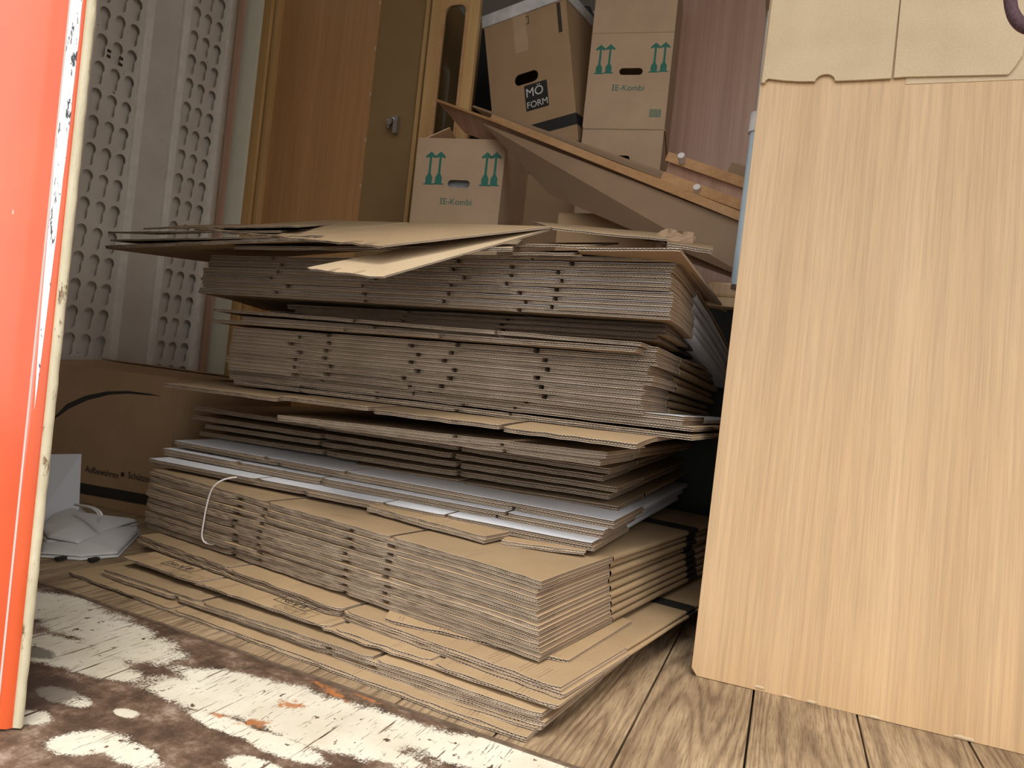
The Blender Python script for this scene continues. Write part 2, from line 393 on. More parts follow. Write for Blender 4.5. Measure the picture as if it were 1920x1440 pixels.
# front wall and the orange jamb of the opening
def jx(px): return float(oy(px, 700, .7)[0])
def orange_mat():
    m, nt, b = mat('glossy_orange_paint'); v = coords(nt)
    n1 = noise(nt, v, 3, 4); c = ramp(nt, n1, [(.3, (.62, .085, .022)), (.7, (.72, .12, .035))])
    n2 = noise(nt, coords(nt, (1, 1, .5)), 55, 4); c = mixc(nt, ramp(nt, n2, [(.72, (0, 0, 0)), (.75, (1, 1, 1))]), c, (.85, .42, .30))
    nt.links.new(c, b.inputs['Base Color']); b.inputs['Roughness'].default_value = .22; b.inputs['Coat Weight'].default_value = .2; b.inputs['Coat Roughness'].default_value = .15
    bump(nt, b, n2, .1, .001); return m
def creamedge_mat():
    m, nt, b = mat('cream_edge_rusted'); n1 = noise(nt, coords(nt, (1, 1, .35)), 40, 6, .7); n2 = noise(nt, coords(nt), 6, 3)
    c = ramp(nt, n2, [(.3, (.50, .43, .28)), (.7, (.62, .55, .38))])
    c = mixc(nt, ramp(nt, n1, [(.6, (0, 0, 0)), (.66, (1, 1, 1))]), c, (.17, .09, .04))
    nt.links.new(c, b.inputs['Base Color']); b.inputs['Roughness'].default_value = .6; bump(nt, b, n1, .8, .003); return m
def highlight_mat():
    m, nt, b = mat('painted_sky_highlight'); n1 = noise(nt, coords(nt, (1.2, 1, .3)), 110, 5, .7)
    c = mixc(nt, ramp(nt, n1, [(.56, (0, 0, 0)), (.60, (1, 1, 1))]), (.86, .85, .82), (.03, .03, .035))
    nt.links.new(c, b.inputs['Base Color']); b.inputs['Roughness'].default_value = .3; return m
K['orange'] = orange_mat(); K['creamedge'] = creamedge_mat(); K['highlight'] = highlight_mat()
wf = struct(box('wall_front', (XL, Y0, -.05), (-1.12, Y0+.03, ZC), K['shell']))
def SH(z): return -.0125*(z-.42)
def profile(name, P, m, parent, z0, z1, nz=1, fn=None, smooth=False):
    nb = NB(); zs = np.linspace(z0, z1, nz+1); G = np.zeros((len(zs), len(P), 3))
    for i, z in enumerate(zs):
        for j, (a, b_) in enumerate(P):
            a2, b2 = fn(a, b_, z, j) if fn else (a+SH(z), b_)
            G[i, j] = (a2, b2, z)
    nb.grid(G, 0); me = nb.make(name, [m])
    if smooth: me.polygons.foreach_set('use_smooth', [True]*len(me.polygons))
    return link(name, me, parent)
def arc(cx, cy, r, a0, a1, n): return [(cx+r*math.cos(math.radians(a0+(a1-a0)*i/n)), cy+r*math.sin(math.radians(a0+(a1-a0)*i/n))) for i in range(n+1)]
# cross-section, right (opening side) to left
xe = jx(108); rr = .011
jz0, jz1 = .006, 2.5
def wob(a, b_, z, j):
    q = math.sin(z*143+1)*.7+math.sin(z*307+2)*.6+math.sin(z*71)*.4
    return (a+(.0006*q if j in (0, 1) else 0)+SH(z), b_)
profile('edge_strip', [(xe-.004, .706), (xe, .700), (xe-.0105, .695), (xe-.0115, .6955)], K['creamedge'], wf, jz0, jz1, 160, wob)
RR = .0125; rc = xe-.0102-RR
rim = [(xe-.0102, .6975)]+arc(rc, .697, RR, 0, -175, 14)
gx = rim[-1][0]
rim += [(gx-.001, .706), (gx-.006, .712), (gx-.030, .712), (gx-.045, .700), (gx-.055, .697), (gx-.12, .692), (gx-.4, .665), (-2.0, .64)]
profile('jamb_return', [(xe-.005, .706), (xe-.10, .712), (xe-.16, .76)], K['shell'], wf, jz0, jz1)
profile('orange_rim', rim, K['orange'], wf, jz0, jz1, 2, None, True)
# sky highlight painted in white along the rounded rim, broken by dark scratches
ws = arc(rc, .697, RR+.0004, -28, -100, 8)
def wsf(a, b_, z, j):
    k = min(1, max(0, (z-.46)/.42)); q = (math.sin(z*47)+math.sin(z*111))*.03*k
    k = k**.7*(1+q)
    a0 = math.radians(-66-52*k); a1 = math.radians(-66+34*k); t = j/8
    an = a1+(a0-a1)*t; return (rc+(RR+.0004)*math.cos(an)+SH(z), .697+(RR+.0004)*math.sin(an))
profile('painted_highlight', ws, K['highlight'], wf, .45, jz1, 120, wsf, True)
box('jamb_foot', (gx-.02, .69, -.06), (xe-.006, .705, .006), flat('dark_rust', (.10, .055, .035), .6, 0, .5, 40), wf, .004)

# ================================================================== FLATTENED CARTONS
def sm_noise(rng, x, step, amp, lo, hi):
    k = np.arange(lo-step, hi+2*step, step); v = rng.uniform(-1, 1, len(k))*amp
    return np.interp(x, k, v)
FL = .0080     # flute pitch
def ply(name, parent, x0, x1, y0, y1, z0, t, zf, mats, rng, chl=0, chr_=0, rough=.0010, curl=0.0, pitch=FL, lin=.00075, fine=True, amp=1.0, flipw=False):
    """one corrugated sheet: two liners and a wavy medium open on the front edge; mats=(top, bottom, edge)"""
    nb = NB(); w_ = x1-x0
    xs = np.unique(np.concatenate([np.linspace(x0, x1, max(3, int(w_/.03)+1)), [x0+.006, x0+.014, x1-.014, x1-.006]]))
    kn = np.arange(x0-.1, x1+.1, .022); kv = rng.uniform(-1, 1, len(kn))*rough; kv2 = rng.uniform(-1, 1, len(kn))*rough*.35; kw = np.arange(x0-.3, x1+.3, .11); kwv = rng.uniform(-1, 1, len(kw))*min(.0005, t*.12)
    def fe(x):
        r = np.interp(x, kn, kv)
        if chl: r = r+chl*np.clip(1-(x-x0)/.016, 0, 1)
        if chr_: r = r+chr_*np.clip(1-(x1-x)/.016, 0, 1)
        return y0+r
    def zz(x, y, top=0):
        e = np.clip(1-(y-y0)/.02, 0, 1)
        z = zf(x, y)+np.interp(x, kw, kwv)+z0+curl*np.clip(1-(y-y0)/.25, 0, 1)**2
        return z+e*np.interp(x, kn, kv2)
    ys = [0, .014, .05, .12]; ys = [q for q in ys if q < (y1-y0)*.9]+[y1-y0]
    def surf(xx, z_, flip, m):
        G = np.zeros((len(xx), len(ys), 3))
        for j, q in enumerate(ys):
            f = fe(xx); yy = f+(y1-f)*(q/(y1-y0)); G[:, j, 0] = xx; G[:, j, 1] = yy; G[:, j, 2] = zz(xx, yy)+z_
        nb.grid(G, m, flip); return G
    surf(xs, t, False, 0); A = surf(xs, 0, True, 1)
    surf(xs, t-lin, True, 3); surf(xs, lin, False, 3)
    def rim(zl, zh, mi_=2):       # front edges of the liners
        f = fe(xs); z = zz(xs, f); G = np.zeros((len(xs), 2, 3)); G[:, 0] = np.stack([xs, f, z+zl], 1); G[:, 1] = np.stack([xs, f, z+zh], 1)
        nb.grid(G, mi_)
    rim(0, lin); rim(t-lin, t, 0 if mats[0] is K['white'] else 2)
    # plug behind the flutes
    f = fe(xs)+.060; z = zz(xs, f); G = np.zeros((len(xs), 2, 3)); G[:, 0] = np.stack([xs, f, z+lin*.5], 1); G[:, 1] = np.stack([xs, f, z+t-lin*.5], 1); nb.grid(G, 3)
    for xe_, fl, sg in ((x0, True, 1), (x1, False, -1)):
        f = fe(np.array([xe_]))[0]; yy = np.array([f+(y1-f)*(q/(y1-y0)) for q in ys]); z = zz(np.full(len(yy), xe_), yy)
        for (za, zb2, ox_, mi_) in ((0, lin, 0, 2), (t-lin, t, 0, 2), (lin*.5, t-lin*.5, .0010*sg, 3), (t*.40, t*.40+lin*.8, 0, 2)):
            G = np.zeros((len(yy), 2, 3)); G[:, 0] = np.stack([np.full(len(yy), xe_+ox_), yy, z+za], 1); G[:, 1] = np.stack([np.full(len(yy), xe_+ox_), yy, z+zb2], 1); nb.grid(G, mi_, fl)
    f = np.full(len(xs), y1); z = zz(xs, f); G = np.zeros((len(xs), 2, 3)); G[:, 0] = np.stack([xs, f, z], 1); G[:, 1] = np.stack([xs, f, z+t], 1); nb.grid(G, 2, True)
    # wavy media: one layer, or a fine and a coarse one with a liner between
    dw = t > .0058; zm = t*.40
    if dw:
        for zo, fl in ((zm, True), (zm+lin*.8, False)): 
            G = np.zeros((len(xs), 2, 3)); f = fe(xs); 
            G[:, 0] = np.stack([xs, f, zz(xs, f)+zo], 1); G[:, 1] = np.stack([xs, f+.06, zz(xs, f)+zo], 1); nb.grid(G, 3, fl)
        rim(zm, zm+lin*.8)
    rows = [(lin, zm, pitch*.72), (zm+lin*.8, t-lin, pitch)] if dw and not flipw else ([(t-lin, t-zm+lin*.0, pitch*.72), (lin, zm, pitch)] if False else [(lin, zm, pitch), (zm+lin*.8, t-lin, pitch*.72)]) if dw else [(lin, t-lin, pitch)]
    for (za, zb3, pt) in rows:
        n = max(2, int(w_/pt*5)); xm = np.linspace(x0+.0005, x1-.0005, n+1); ph = (xm-x0)/pt*2*np.pi+rng.uniform(0, 6)
        ph = ph+np.interp(xm, kn, rng.uniform(-.8, .8, len(kn)))
        mz = (za+zb3)/2+amp*(zb3-za)/2*np.clip(1.25*np.sin(ph), -1, 1); th = lin*.5
        f = fe(xm)+.0004; zb = zz(xm, f)+mz
        P = lambda yy, dz: np.stack([xm, yy, zb+dz], 1)
        G = np.stack([P(f+.060, -th), P(f, -th), P(f, th), P(f+.060, th)], 1); mm = np.tile(np.array([3, 2, 3]), (len(xm)-1, 1)).ravel(); nb.grid(G, mm)
    return link(name, nb.make(name, tuple(mats)+(K['hole'],)), parent)
def body(name, parent, x0, x1, y0, y1, z0, T, zf, mats, rng, stripes=(), rr=1.0):
    """folded carton body: a flattened tube whose folds show as rounded edges; mats=(top, stripe)"""
    nb = NB(); ys = sorted(set([y0, y0+.04, (y0*2+y1)/3, (y0+2*y1)/3, y1]+[q for s in stripes for q in s]))
    n = 8; sec = []
    r = T/2
    for i in range(n+1):
        a = -math.pi/2+math.pi*i/n; sec.append((x1-r*rr+r*rr*math.cos(a), r+r*math.sin(a)))
    xs = list(np.linspace(x1-.02, x0+.02, 12)); top = [(x_, T) for x_ in xs]
    lft = [(x0+r-r*math.cos(math.pi/2-math.pi*i/6+0) if False else x0+r-r*math.sin(math.pi*i/6), r+r*math.cos(math.pi*i/6)) for i in range(7)]
    bot = [(x_, 0.0) for x_ in xs[::-1]]
    ring = np.array(sec+top+lft+bot+[sec[0]])
    G = np.zeros((len(ring), len(ys), 3)); kn = np.arange(y0-.2, y1+.2, .12); kx = rng.uniform(-.002, .002, len(kn))
    for j, y_ in enumerate(ys):
        G[:, j, 0] = ring[:, 0]+np.interp(y_, kn, kx); G[:, j, 1] = y_; G[:, j, 2] = zf(ring[:, 0], np.full(len(ring), y_))+z0+ring[:, 1]
    mi = np.zeros((len(ring)-1, len(ys)-1), int)
    for a, b_ in stripes:
        for j in range(len(ys)-1):
            if ys[j] >= a-1e-6 and ys[j+1] <= b_+1e-6: mi[:, j] = 1
    nb.grid(G, mi.ravel())
    me = nb.make(name, mats)
    # caps
    o = link(name, me, parent); return o

ORD = ['topmost', 'second', 'third', 'fourth', 'fifth', 'sixth', 'seventh', 'eighth', 'ninth', 'tenth', 'eleventh', 'twelfth', 'thirteenth', 'fourteenth', 'fifteenth', 'sixteenth', 'seventeenth', 'eighteenth', 'nineteenth', 'twentieth']
def frame(y, ang, Rpx):
    O = oy(Rpx[0], Rpx[1], y); a = math.radians(ang); d = np.array([math.cos(a), -math.sin(a), 0]); n = np.array([math.sin(a), math.cos(a), 0])
    return O, d, n
def hit(px, py, O, d, n):
    p = opl(px, py, O, n); return float(np.dot(p-O, d)), float(p[2])
def carton_pile(seed, y, ang, Rb, Lb, Rt, Lt, n, label, group, slots_u=(), slots_l=(), depth=1.0, fd=.27, jx_=.004, jy=.004, jl=.01, fill=.96,
                mtop='kraft', medge='edge', mbot=None, stripes=(), sagb=0.0, cornerdrop=0.0, curl=0, rough=.001, gap=.009, lab=None, name='flattened_carton', amp=1.0, rfold=1.0, pitch=.0074, single=False, step_back=0.0, bodyshort=0.0, slotj=.008, spread=0, bright=0.0):
    """a run of flattened cartons lying on each other, top-level object each. Rb/Lb, Rt/Lt: lower and upper corners of the run"""
    rng = np.random.default_rng(seed); O, d, nn = frame(y, ang, Rb)
    xl, zlb = hit(Lb[0], Lb[1], O, d, nn); xlt, zlt = hit(Lt[0], Lt[1], O, d, nn); xrt, zrt = hit(Rt[0], Rt[1], O, d, nn); zrb = O[2]
    su = [hit(a, b_, O, d, nn)[0] for a, b_ in slots_u]; sl_ = [hit(a, b_, O, d, nn)[0] for a, b_ in slots_l]
    out = []
    for k in range(n):
        f0, f1 = k/n, (k+1)/n
        wl = -(xl+(xlt-xl)*f0)+rng.uniform(-jl, jl); xr = xrt*f0+rng.uniform(-jx_, jx_); dy = rng.uniform(-jy, jy)+step_back*k
        zr = zrb+(zrt-zrb)*f0; zl = zlb+(zlt-zlb)*f0; Tr = (zrt-zrb)/n*fill; Tl = (zlt-zlb)/n*fill; T = min(Tr, Tl) if min(Tr, Tl) > .002 else max(Tr, Tl); T = max(T, .0045)
        base = O+d*xr+nn*dy; bz = min(zr, zl)
        lb = lab[k] if lab else label.format(ORD[n-1-k])
        root = thing(name, lb, 'flattened carton', (float(base[0]), float(base[1]), float(zr)), -math.radians(ang)+rng.uniform(-.006, .006), group)
        ww = wl+xr
        ns = [rng.uniform(-.0006, .0006) for _ in range(3)]
        def zf(x, y_, ww=ww, zr=zr, zl=zl, s=ns):
            u = np.clip(-x/ww, 0, 1.05)
            return (zl-zr)*u-sagb*np.clip((y_-.1)/.9, 0, 1)**1.3+cornerdrop*(-1)*np.clip(1-u/.16, 0, 1)**2*np.clip(1-y_/.35, 0, 1)**2
        t = T/2
        mt = K[mtop]; me_ = K[medge]; mb = K[mbot] if mbot else K['kraft']
        def run(sl, z0_, top, bot):
            e = [-ww]+sorted(s-xr+rng.uniform(-slotj, slotj) for s in sl)+[0]
            e = [e[0]]+[q for q in e[1:-1] if -ww+.03 < q < -.03]+[0]
            for i in range(len(e)-1):
                a = e[i]+(gap/2 if i else 0); b_ = e[i+1]-(gap/2 if i < len(e)-2 else rng.uniform(-.002, .004))
                dy_ = rng.uniform(-.004, .004); xo = rng.uniform(-.003, .003)
                ply('flap', root, a, b_, dy_, fd, z0_, t*.985, zf, (top, bot, me_), rng, chl=.007 if i else .002, chr_=.007 if i < len(e)-2 else .002, rough=rough, curl=curl*rng.uniform(.3, 1), amp=amp, pitch=pitch, flipw=(z0_ > 0))
        if single:
            t = T; run(su, 0.0, mt, K['kraft2'])
        else:
            run(sl_ if k % 2 == 0 else (sl_ if sl_ else su), 0, mb, K['kraft2'])
            run(su, t, mt, mb)
        body('body', root, -ww+.004-rng.uniform(0, .002), -.001-bodyshort*0+rng.uniform(-.001, .003), fd+.0015, depth+rng.uniform(-.02, .02), T*.02, T*.94, zf, (mt, K['black']), rng, stripes, rfold)
        out.append(root)
    return out

# ---- bottom spread
G1 = 'loose flattened cartons at the bottom of the pile'
carton_pile(1, 1.076, 7.0, (985, 1391), (137, 1076), (985, 1380), (137, 1068), 1, '', G1, [(330, 1160)], [(250, 1120)], lab=['brown flattened carton lying lowest of all, right on the floor planks'], rough=.003, depth=.95, fd=.3)
carton_pile(2, 1.092, 6.6, (1003, 1377), (418, 1186), (1003, 1367), (418, 1178), 1, '', G1, [(668, 1272)], [(560, 1240)], lab=['short brown flattened carton with a half-round notch, second from the floor'], rough=.003, fd=.3)
carton_pile(3, 1.098, 7.2, (1019, 1372), (200, 1090), (1019, 1334), (186, 1062), 2, 'brown flattened carton, {} of the two even ones low in the pile', G1,
            [(380, 1118), (700, 1246)], [(330, 1112), (610, 1232)], rough=.002, jl=.012, gap=.012)
low = carton_pile(4, 1.105, 8.5, (1043, 1334), (228, 1053), (1040, 1322), (228, 1037), 1, '', G1, [(367, 1112), (612, 1190), (800, 1262)], [(590, 1200)], lab=['large brown flattened carton with two boxed print marks on its flap'], rough=.004, gap=.016, fd=.3, step_back=0)
carton_pile(5, 1.135, 11.5, (1052, 1312), (257, 1018), (1052, 1290), (257, 1000), 2, '', G1, [(430, 1078), (640, 1155)], [(640, 1160)], lab=['brown flattened carton with a torn flap corner, underneath the second widest one', 'brown flattened carton directly below the string-tied bundle, front corner jutting out'],
            rough=.003, gap=.012, stripes=[(.62, .68)], depth=1.05)
carton_pile(6, 1.185, 11.2, (1150, 1192), (440, 1075), (1150, 1184), (440, 1068), 1, '', G1, [(760, 1190)], [], lab=['small brown flattened carton sticking out under the front edge of the tied bundle'], rough=.003, fd=.25, depth=.9) if False else None

# ---- string-tied bundle
TONGUE = (oz(720, 1165, .0738), oz(1064, 1244, .0738), oz(800, 1040, .0738), oz(1185, 1168, .0738))
carton_pile(7, 1.205, 11.3, (1008, 1236), (268, 988), (1010, 1084), (276, 878), 9, 'narrow-fluted brown flattened carton, {} of the string-tied bundle', 'flattened cartons of the string-tied bundle',
            [(487, 960), (724, 1060)], [(437, 960), (644, 1060)], depth=1.1, fd=.30, jx_=.004, jy=.0045, jl=.008, fill=.94, stripes=[(.78, .86)], cornerdrop=.004, rough=.0024, gap=.014, amp=.95, slotj=.005, pitch=.0060)
# ---- loose between bundle and white ones
G2 = 'loose flattened cartons between the tied bundle and the white ones'
carton_pile(8, float(oz(907, 1016, .229)[1]), 12.5, (907, 1017), (688, 957), (907, 1003), (688, 944), 1, '', G2, [], [], lab=['short brown flattened carton peeping out under the middle of the white-topped ones'], depth=.5, rough=.003)
carton_pile(9, float(oz(1100, 1041, .228)[1]), -9, (1100, 1041), (945, 1022), (1100, 1033), (945, 1014), 1, '', G2, [], [], lab=['small brown carton corner under the right end of the white-topped ones'], depth=.5, rough=.003)
# ---- white-topped
GW = 'white-topped flattened cartons in three stepped layers'
yw = 1.445
for i_, (Rb_, Lb_, Rt_, Lt_, su_, sl2_, lab_) in enumerate((((1111, 1034), (277, 871), (1112, 1018), (277, 857), [(480, 895), (723, 930), (832, 950)], [(565, 925), (820, 965)], 'thick white-topped flattened carton, lowest and frontmost of the three'),
        ((1131, 1010), (300, 852), (1133, 994), (300, 840), [(437, 865), (597, 890), (945, 950)], [(600, 900), (925, 960)], 'thick white-topped flattened carton, middle one of the three'),
        ((1150, 992), (325, 837), (1154, 976), (325, 825), [(490, 850), (640, 875)], [(520, 870), (955, 950)], 'thick white-topped flattened carton, uppermost and rearmost of the three'))):
    carton_pile(10+i_, yw, [1.6, 1.4, 1.2][i_], Rb_, Lb_, Rt_, Lt_, 1, '', GW, su_, sl2_, lab=[lab_], mtop='white', medge='edge', rough=.0006, gap=.007, fd=.3, pitch=.0084, jl=0, jx_=0, jy=0, fill=.99)
    z_ = oy(Rt_[0], Rt_[1], yw)[2]; nx_ = ((1131, 1010), (1150, 992), (0, 0))[i_]
    zw = float(z_)
    if i_ < 2: yw = float(oz(nx_[0], nx_[1], z_)[1])
# ---- separated brown ones
GF = 'spread brown flattened cartons above the white ones'
yf = float(oz(1148, 954, zw+.004)[1])
carton_pile(13, yf, 1.8, (1148, 954), (362, 830), (1142, 868), (372, 752), 5, 'brown flattened carton with a gap below it, {} of five spread ones', GF,
            [(600, 830), (855, 880)], [(560, 820), (852, 890)], single=True, fill=.56, jx_=.02, jy=.012, jl=.03, rough=.002, gap=.012, sagb=-.02, curl=-.005, slotj=.012)
GE = 'brown flattened cartons in the middle of the pile'
carton_pile(14, 1.44, 3.5, (1128, 874), (600, 800), (1132, 845), (440, 775), 2, 'brown flattened carton with crushed right corner, {} of two above the spread ones', GE,
            [(850, 820)], [(940, 840)], fill=.85, jx_=.02, jy=.012, jl=.02, rough=.002, gap=.01)
carton_pile(15, 1.38, 5.5, (1190, 826), (305, 716), (1198, 817), (303, 707), 1, '', GE, [(520, 740), (690, 780), (930, 815)], [(640, 760)], lab=['wide brown flattened carton reaching furthest left at mid height'], single=True, curl=-.020, rough=.003, gap=.012, fd=.3)
carton_pile(16, 1.53, 3.2, (1300, 826), (440, 720), (1308, 795), (440, 703), 2, 'brown flattened carton, {} of two whose corner juts right at mid height', GE,
            [(700, 745), (960, 780)], [(560, 735), (860, 775)], fill=.85, jx_=.006, jy=.008, jl=.03, rough=.002)
carton_pile(17, 1.54, 2.8, (1282, 797), (430, 703), (1286, 780), (430, 690), 1, '', GE, [(600, 712), (800, 742), (985, 765)], [(770, 745)], lab=['white-topped flattened carton lying alone at mid height'], mtop='white', rough=.001)
# ---- mid block
GD = 'tight block of brown flattened cartons at mid height'
carton_pile(18, 1.53, 2.2, (1203, 776), (425, 692), (1228, 668), (436, 612), 6, 'brown flattened carton, {} of the tight mid-height block', GD,
            [(610, 655), (838, 690), (1010, 720)], [(550, 660), (770, 690)], depth=1.0, fill=.95, jx_=.012, jy=.006, jl=.01, rough=.0014, sagb=.02, amp=1, gap=.014, slotj=.02)
GC = 'flattened cartons around the dark gap of the pile'
carton_pile(19, 1.53, 2.2, (1228, 668), (450, 606), (1232, 650), (460, 592), 1, '', GC, [(700, 620)], [(960, 650)], lab=['brown flattened carton on top of the tight mid-height block'], sagb=.02)
carton_pile(20, 1.47, 5.0, (1195, 660), (396, 604), (1195, 650), (396, 594), 1, '', GC, [(640, 617), (820, 640)], [(900, 640)], lab=['brown flattened carton jutting out left, lower of the open pair below the dark gap'], single=True, fill=.9, rough=.002)
carton_pile(21, 1.475, 4.6, (1202, 649), (397, 582), (1202, 641), (397, 573), 1, '', GC, [(660, 600), (920, 622)], [(900, 620)], lab=['brown flattened carton jutting out left, upper of the open pair below the dark gap'], single=True, fill=.9, rough=.002)
carton_pile(22, 1.55, 1.5, (1240, 640), (560, 597), (1248, 606), (540, 570), 3, 'dark shaded flattened carton, {} of three filling the dark gap', GC, [(760, 600)], [(940, 610)], mtop='dark', mbot='dark', medge='darkedge', fill=.97, jx_=.01, jy=.01, jl=.04)  # these cartons are dark by colour, from the dark liner and edge materials
# ---- upper block with white printed faces
GB = 'upper block of flattened cartons with white printed faces'
carton_pile(23, 1.50, 2.8, (1256, 600), (372, 549), (1262, 492), (398, 478), 6, 'flattened carton with white inner face, {} of the upper block', GB,
            [(520, 520), (850, 540), (1050, 545)], [(695, 530), (965, 545)], depth=1.0, fill=.94, mtop='white', medge='edge', jx_=.004, jy=.004, jl=.02, rough=.0012, sagb=.10, gap=.010, slotj=.03)
carton_pile(24, 1.49, 2.6, (1268, 490), (700, 480), (1278, 482), (700, 474), 1, '', GB, [(970, 482)], [(1000, 482)], lab=['brown flattened carton closing the upper block at its right end'], sagb=.10)
# ---- loose sheets on top: quads with their own tilt
GT = 'loose flattened cartons on top of the pile'
def quad_sheet(name, fl, fr, bl, br, t, label, seed, mats=('kraft', 'kraft2', 'edge'), group=GT, slots=(), layers=1, parent=None, rough=.0015, curl=0):
    """flattened carton laid between four measured corner points (front left, front right, back left, back right)"""
    rng = np.random.default_rng(seed); P = [np.array(q, float) for q in (fl, fr, bl, br)]; O = P[1]
    ex = P[1]-P[0]; wdt = np.linalg.norm(ex); ex = ex/wdt; ey = P[3]-P[1]; ez = np.cross(ex, ey); ez = nrm(ez); ey2 = np.cross(ez, ex); dep = abs(np.dot(ey, ey2))
    root = thing(name, label, 'flattened carton', [float(q) for q in O], group=group) if parent is None else parent
    for L in range(layers):
        e = [-wdt]+sorted(-s*wdt for s in slots)+[0]
        for i in range(len(e)-1):
            o = ply('flap' if layers > 1 or slots else 'sheet', root, e[i]+(.005 if i else 0), e[i+1]-(.005 if i < len(e)-2 else 0), 0, 1.0, L*t, t*.98, lambda x, y_: 0*x, (K[mats[0]], K[mats[1]], K[mats[2]]), rng, chl=.004/dep, chr_=.004/dep, rough=rough/dep)
            me = o.data; n_ = len(me.vertices); a = np.empty(n_*3, dtype=np.float32); me.vertices.foreach_get('co', a); a = a.reshape(-1, 3)
            u = a[:, 0]/wdt; v = a[:, 1]; v2 = v.copy()
            # keep the first millimetres of the fluted edge in real units
            Q = (1-v)[:, None]*(P[1]+u[:, None]*(P[1]-P[0]))+v[:, None]*(P[3]+u[:, None]*(P[3]-P[2]))
            Q = Q+ez*(a[:, 2]+curl*np.sin(np.clip(v, 0, 1)*3.14)*1.0)[:, None]-(O if parent is None else 0)
            me.vertices.foreach_set('co', Q.astype(np.float32).ravel()); me.update()
    return root
q = oy
quad_sheet('flattened_carton', q(440, 468, 1.42), q(960, 472, 1.40), q(430, 455, 1.9), q(980, 455, 1.95), .0045, 'flattened carton with pale flaps, just under the largest loose top sheet', 31, ('kraft3', 'kraft2', 'edge'), layers=2, slots=(.42,))
quad_sheet('flattened_carton', *TONGUE, .0055, 'small brown flattened carton whose cut corner sticks out right under the tied bundle', 44, group=G1)
# left overhanging sheets seen from below
quad_sheet('flattened_carton', q(196, 466, 1.50), q(560, 452, 1.35), q(395, 492, 2.05), q(700, 470, 1.95), .0045, 'brown flattened carton overhanging at the left, lowest of the overhanging ones, underside showing', 32, layers=2)
quad_sheet('flattened_carton', q(205, 452, 1.52), q(600, 444, 1.36), q(380, 470, 2.0), q(700, 455, 1.95), .0040, 'brown flattened carton overhanging at the left, between two others', 33, ('kraft2', 'kraft2', 'edge'), layers=1)
quad_sheet('flattened_carton', q(201, 437, 1.54), q(520, 436, 1.40), q(300, 440, 1.95), q(600, 430, 1.9), .0045, 'brown flattened carton overhanging at the left, with the leftmost tip of all', 34, ('kraft2', 'kraft2', 'edge'), layers=1)
quad_sheet('flattened_carton', q(268, 430, 1.56), q(560, 426, 1.42), q(360, 424, 1.95), q(640, 420, 1.9), .004, 'brown flattened carton overhanging at the left, uppermost of the overhanging ones', 35, ('kraft2', 'kraft2', 'edge'), layers=1, slots=(.5,))
# large top sheet: main face tilted towards the opening, hanging flap below it
A, B_, Cc, D_ = q(361, 431, 1.50), q(712, 464, 1.27), q(600, 416, 2.05), q(1033, 428, 1.50)
quad_sheet('flattened_carton', A, B_, q(610, 415, 2.05), D_, .0045, 'largest loose brown flattened carton, lying on top and tilting towards the opening', 36, slots=(.52,), layers=1, rough=.0025)
quad_sheet('flattened_carton', q(574, 505, 1.26), q(716, 522, 1.22), q(860, 448, 1.50), q(1030, 432, 1.505), .004, 'pale carton flap hanging down obliquely under the largest top sheet', 37, ('kraft3', 'kraft2', 'edge'), layers=1, rough=.002)
quad_sheet('flattened_carton', q(1036, 431, 1.48), q(1252, 452, 1.62), q(1000, 418, 2.0), q(1245, 440, 2.1), .0045, 'brown flattened carton on top, lying right of the largest sheet', 38, layers=1)
quad_sheet('flattened_carton', q(1250, 463, 1.60), q(1335, 475, 1.62), q(1245, 452, 1.9), q(1338, 464, 1.9), .0045, 'narrow end of a double flattened carton jutting out at the top right', 39, ('kraft2', 'kraft2', 'edge'), layers=2)
quad_sheet('flattened_carton', q(1083, 470, 1.40), q(1275, 470, 1.40), q(1110, 500, 2.0), q(1362, 585, 2.0), .0055, 'brown flattened carton on the upper block, its right side sagging backwards', 40, layers=1)
for i, (xa, xb, ya, yb, s) in enumerate(((880, 960, 470, 462, 41), (960, 1075, 478, 472, 42), (985, 1100, 462, 458, 43))):
    quad_sheet('flattened_carton', q(xa, ya, 1.45), q(xb, yb+6, 1.46), q(xa+40, ya-4, 1.9), q(xb+60, yb, 1.9), .005, ['small brown carton piece under the right tip of the largest top sheet', 'brown carton strip lying left of the sagging brown carton', 'dark-shaded brown carton strip behind the sagging brown carton'][i], s, ('kraft2', 'kraft2', 'edge'))

# crumpled torn paper on the top right
def crumple(name, outline, y, amp, m, seed, depth=.1, parent=None, n=18):
    rng = np.random.default_rng(seed)
    pts = [oy(px, py, y) for px, py in outline]
    xs = [p[0] for p in pts]; zs = [p[2] for p in pts]
    bm = bmesh.new()
    vs = [bm.verts.new((float(p[0]), float(p[1]), float(p[2]))) for p in pts]; f = bm.faces.new(vs)
    bmesh.ops.triangulate(bm, faces=bm.faces[:]); bmesh.ops.subdivide_edges(bm, edges=bm.edges[:], cuts=3, use_grid_fill=True); bmesh.ops.triangulate(bm, faces=bm.faces[:])
    z0 = min(zs)
    for v in bm.verts: v.co.y += rng.uniform(-amp, amp)+(v.co.z-z0)*.8
    return bm_obj(name, bm, m, parent)
o = crumple('torn_paper', [(1205, 452), (1225, 440), (1246, 421), (1258, 424), (1275, 431), (1298, 432), (1303, 441), (1300, 458), (1250, 455)], 1.75, .006, K['hardboard'], 3)
s_ = o.modifiers.new('t', 'SOLIDIFY'); s_.thickness = .0012; tag(rebase(o), 'torn crumpled brown paper scrap on the right top of the pile', 'paper')

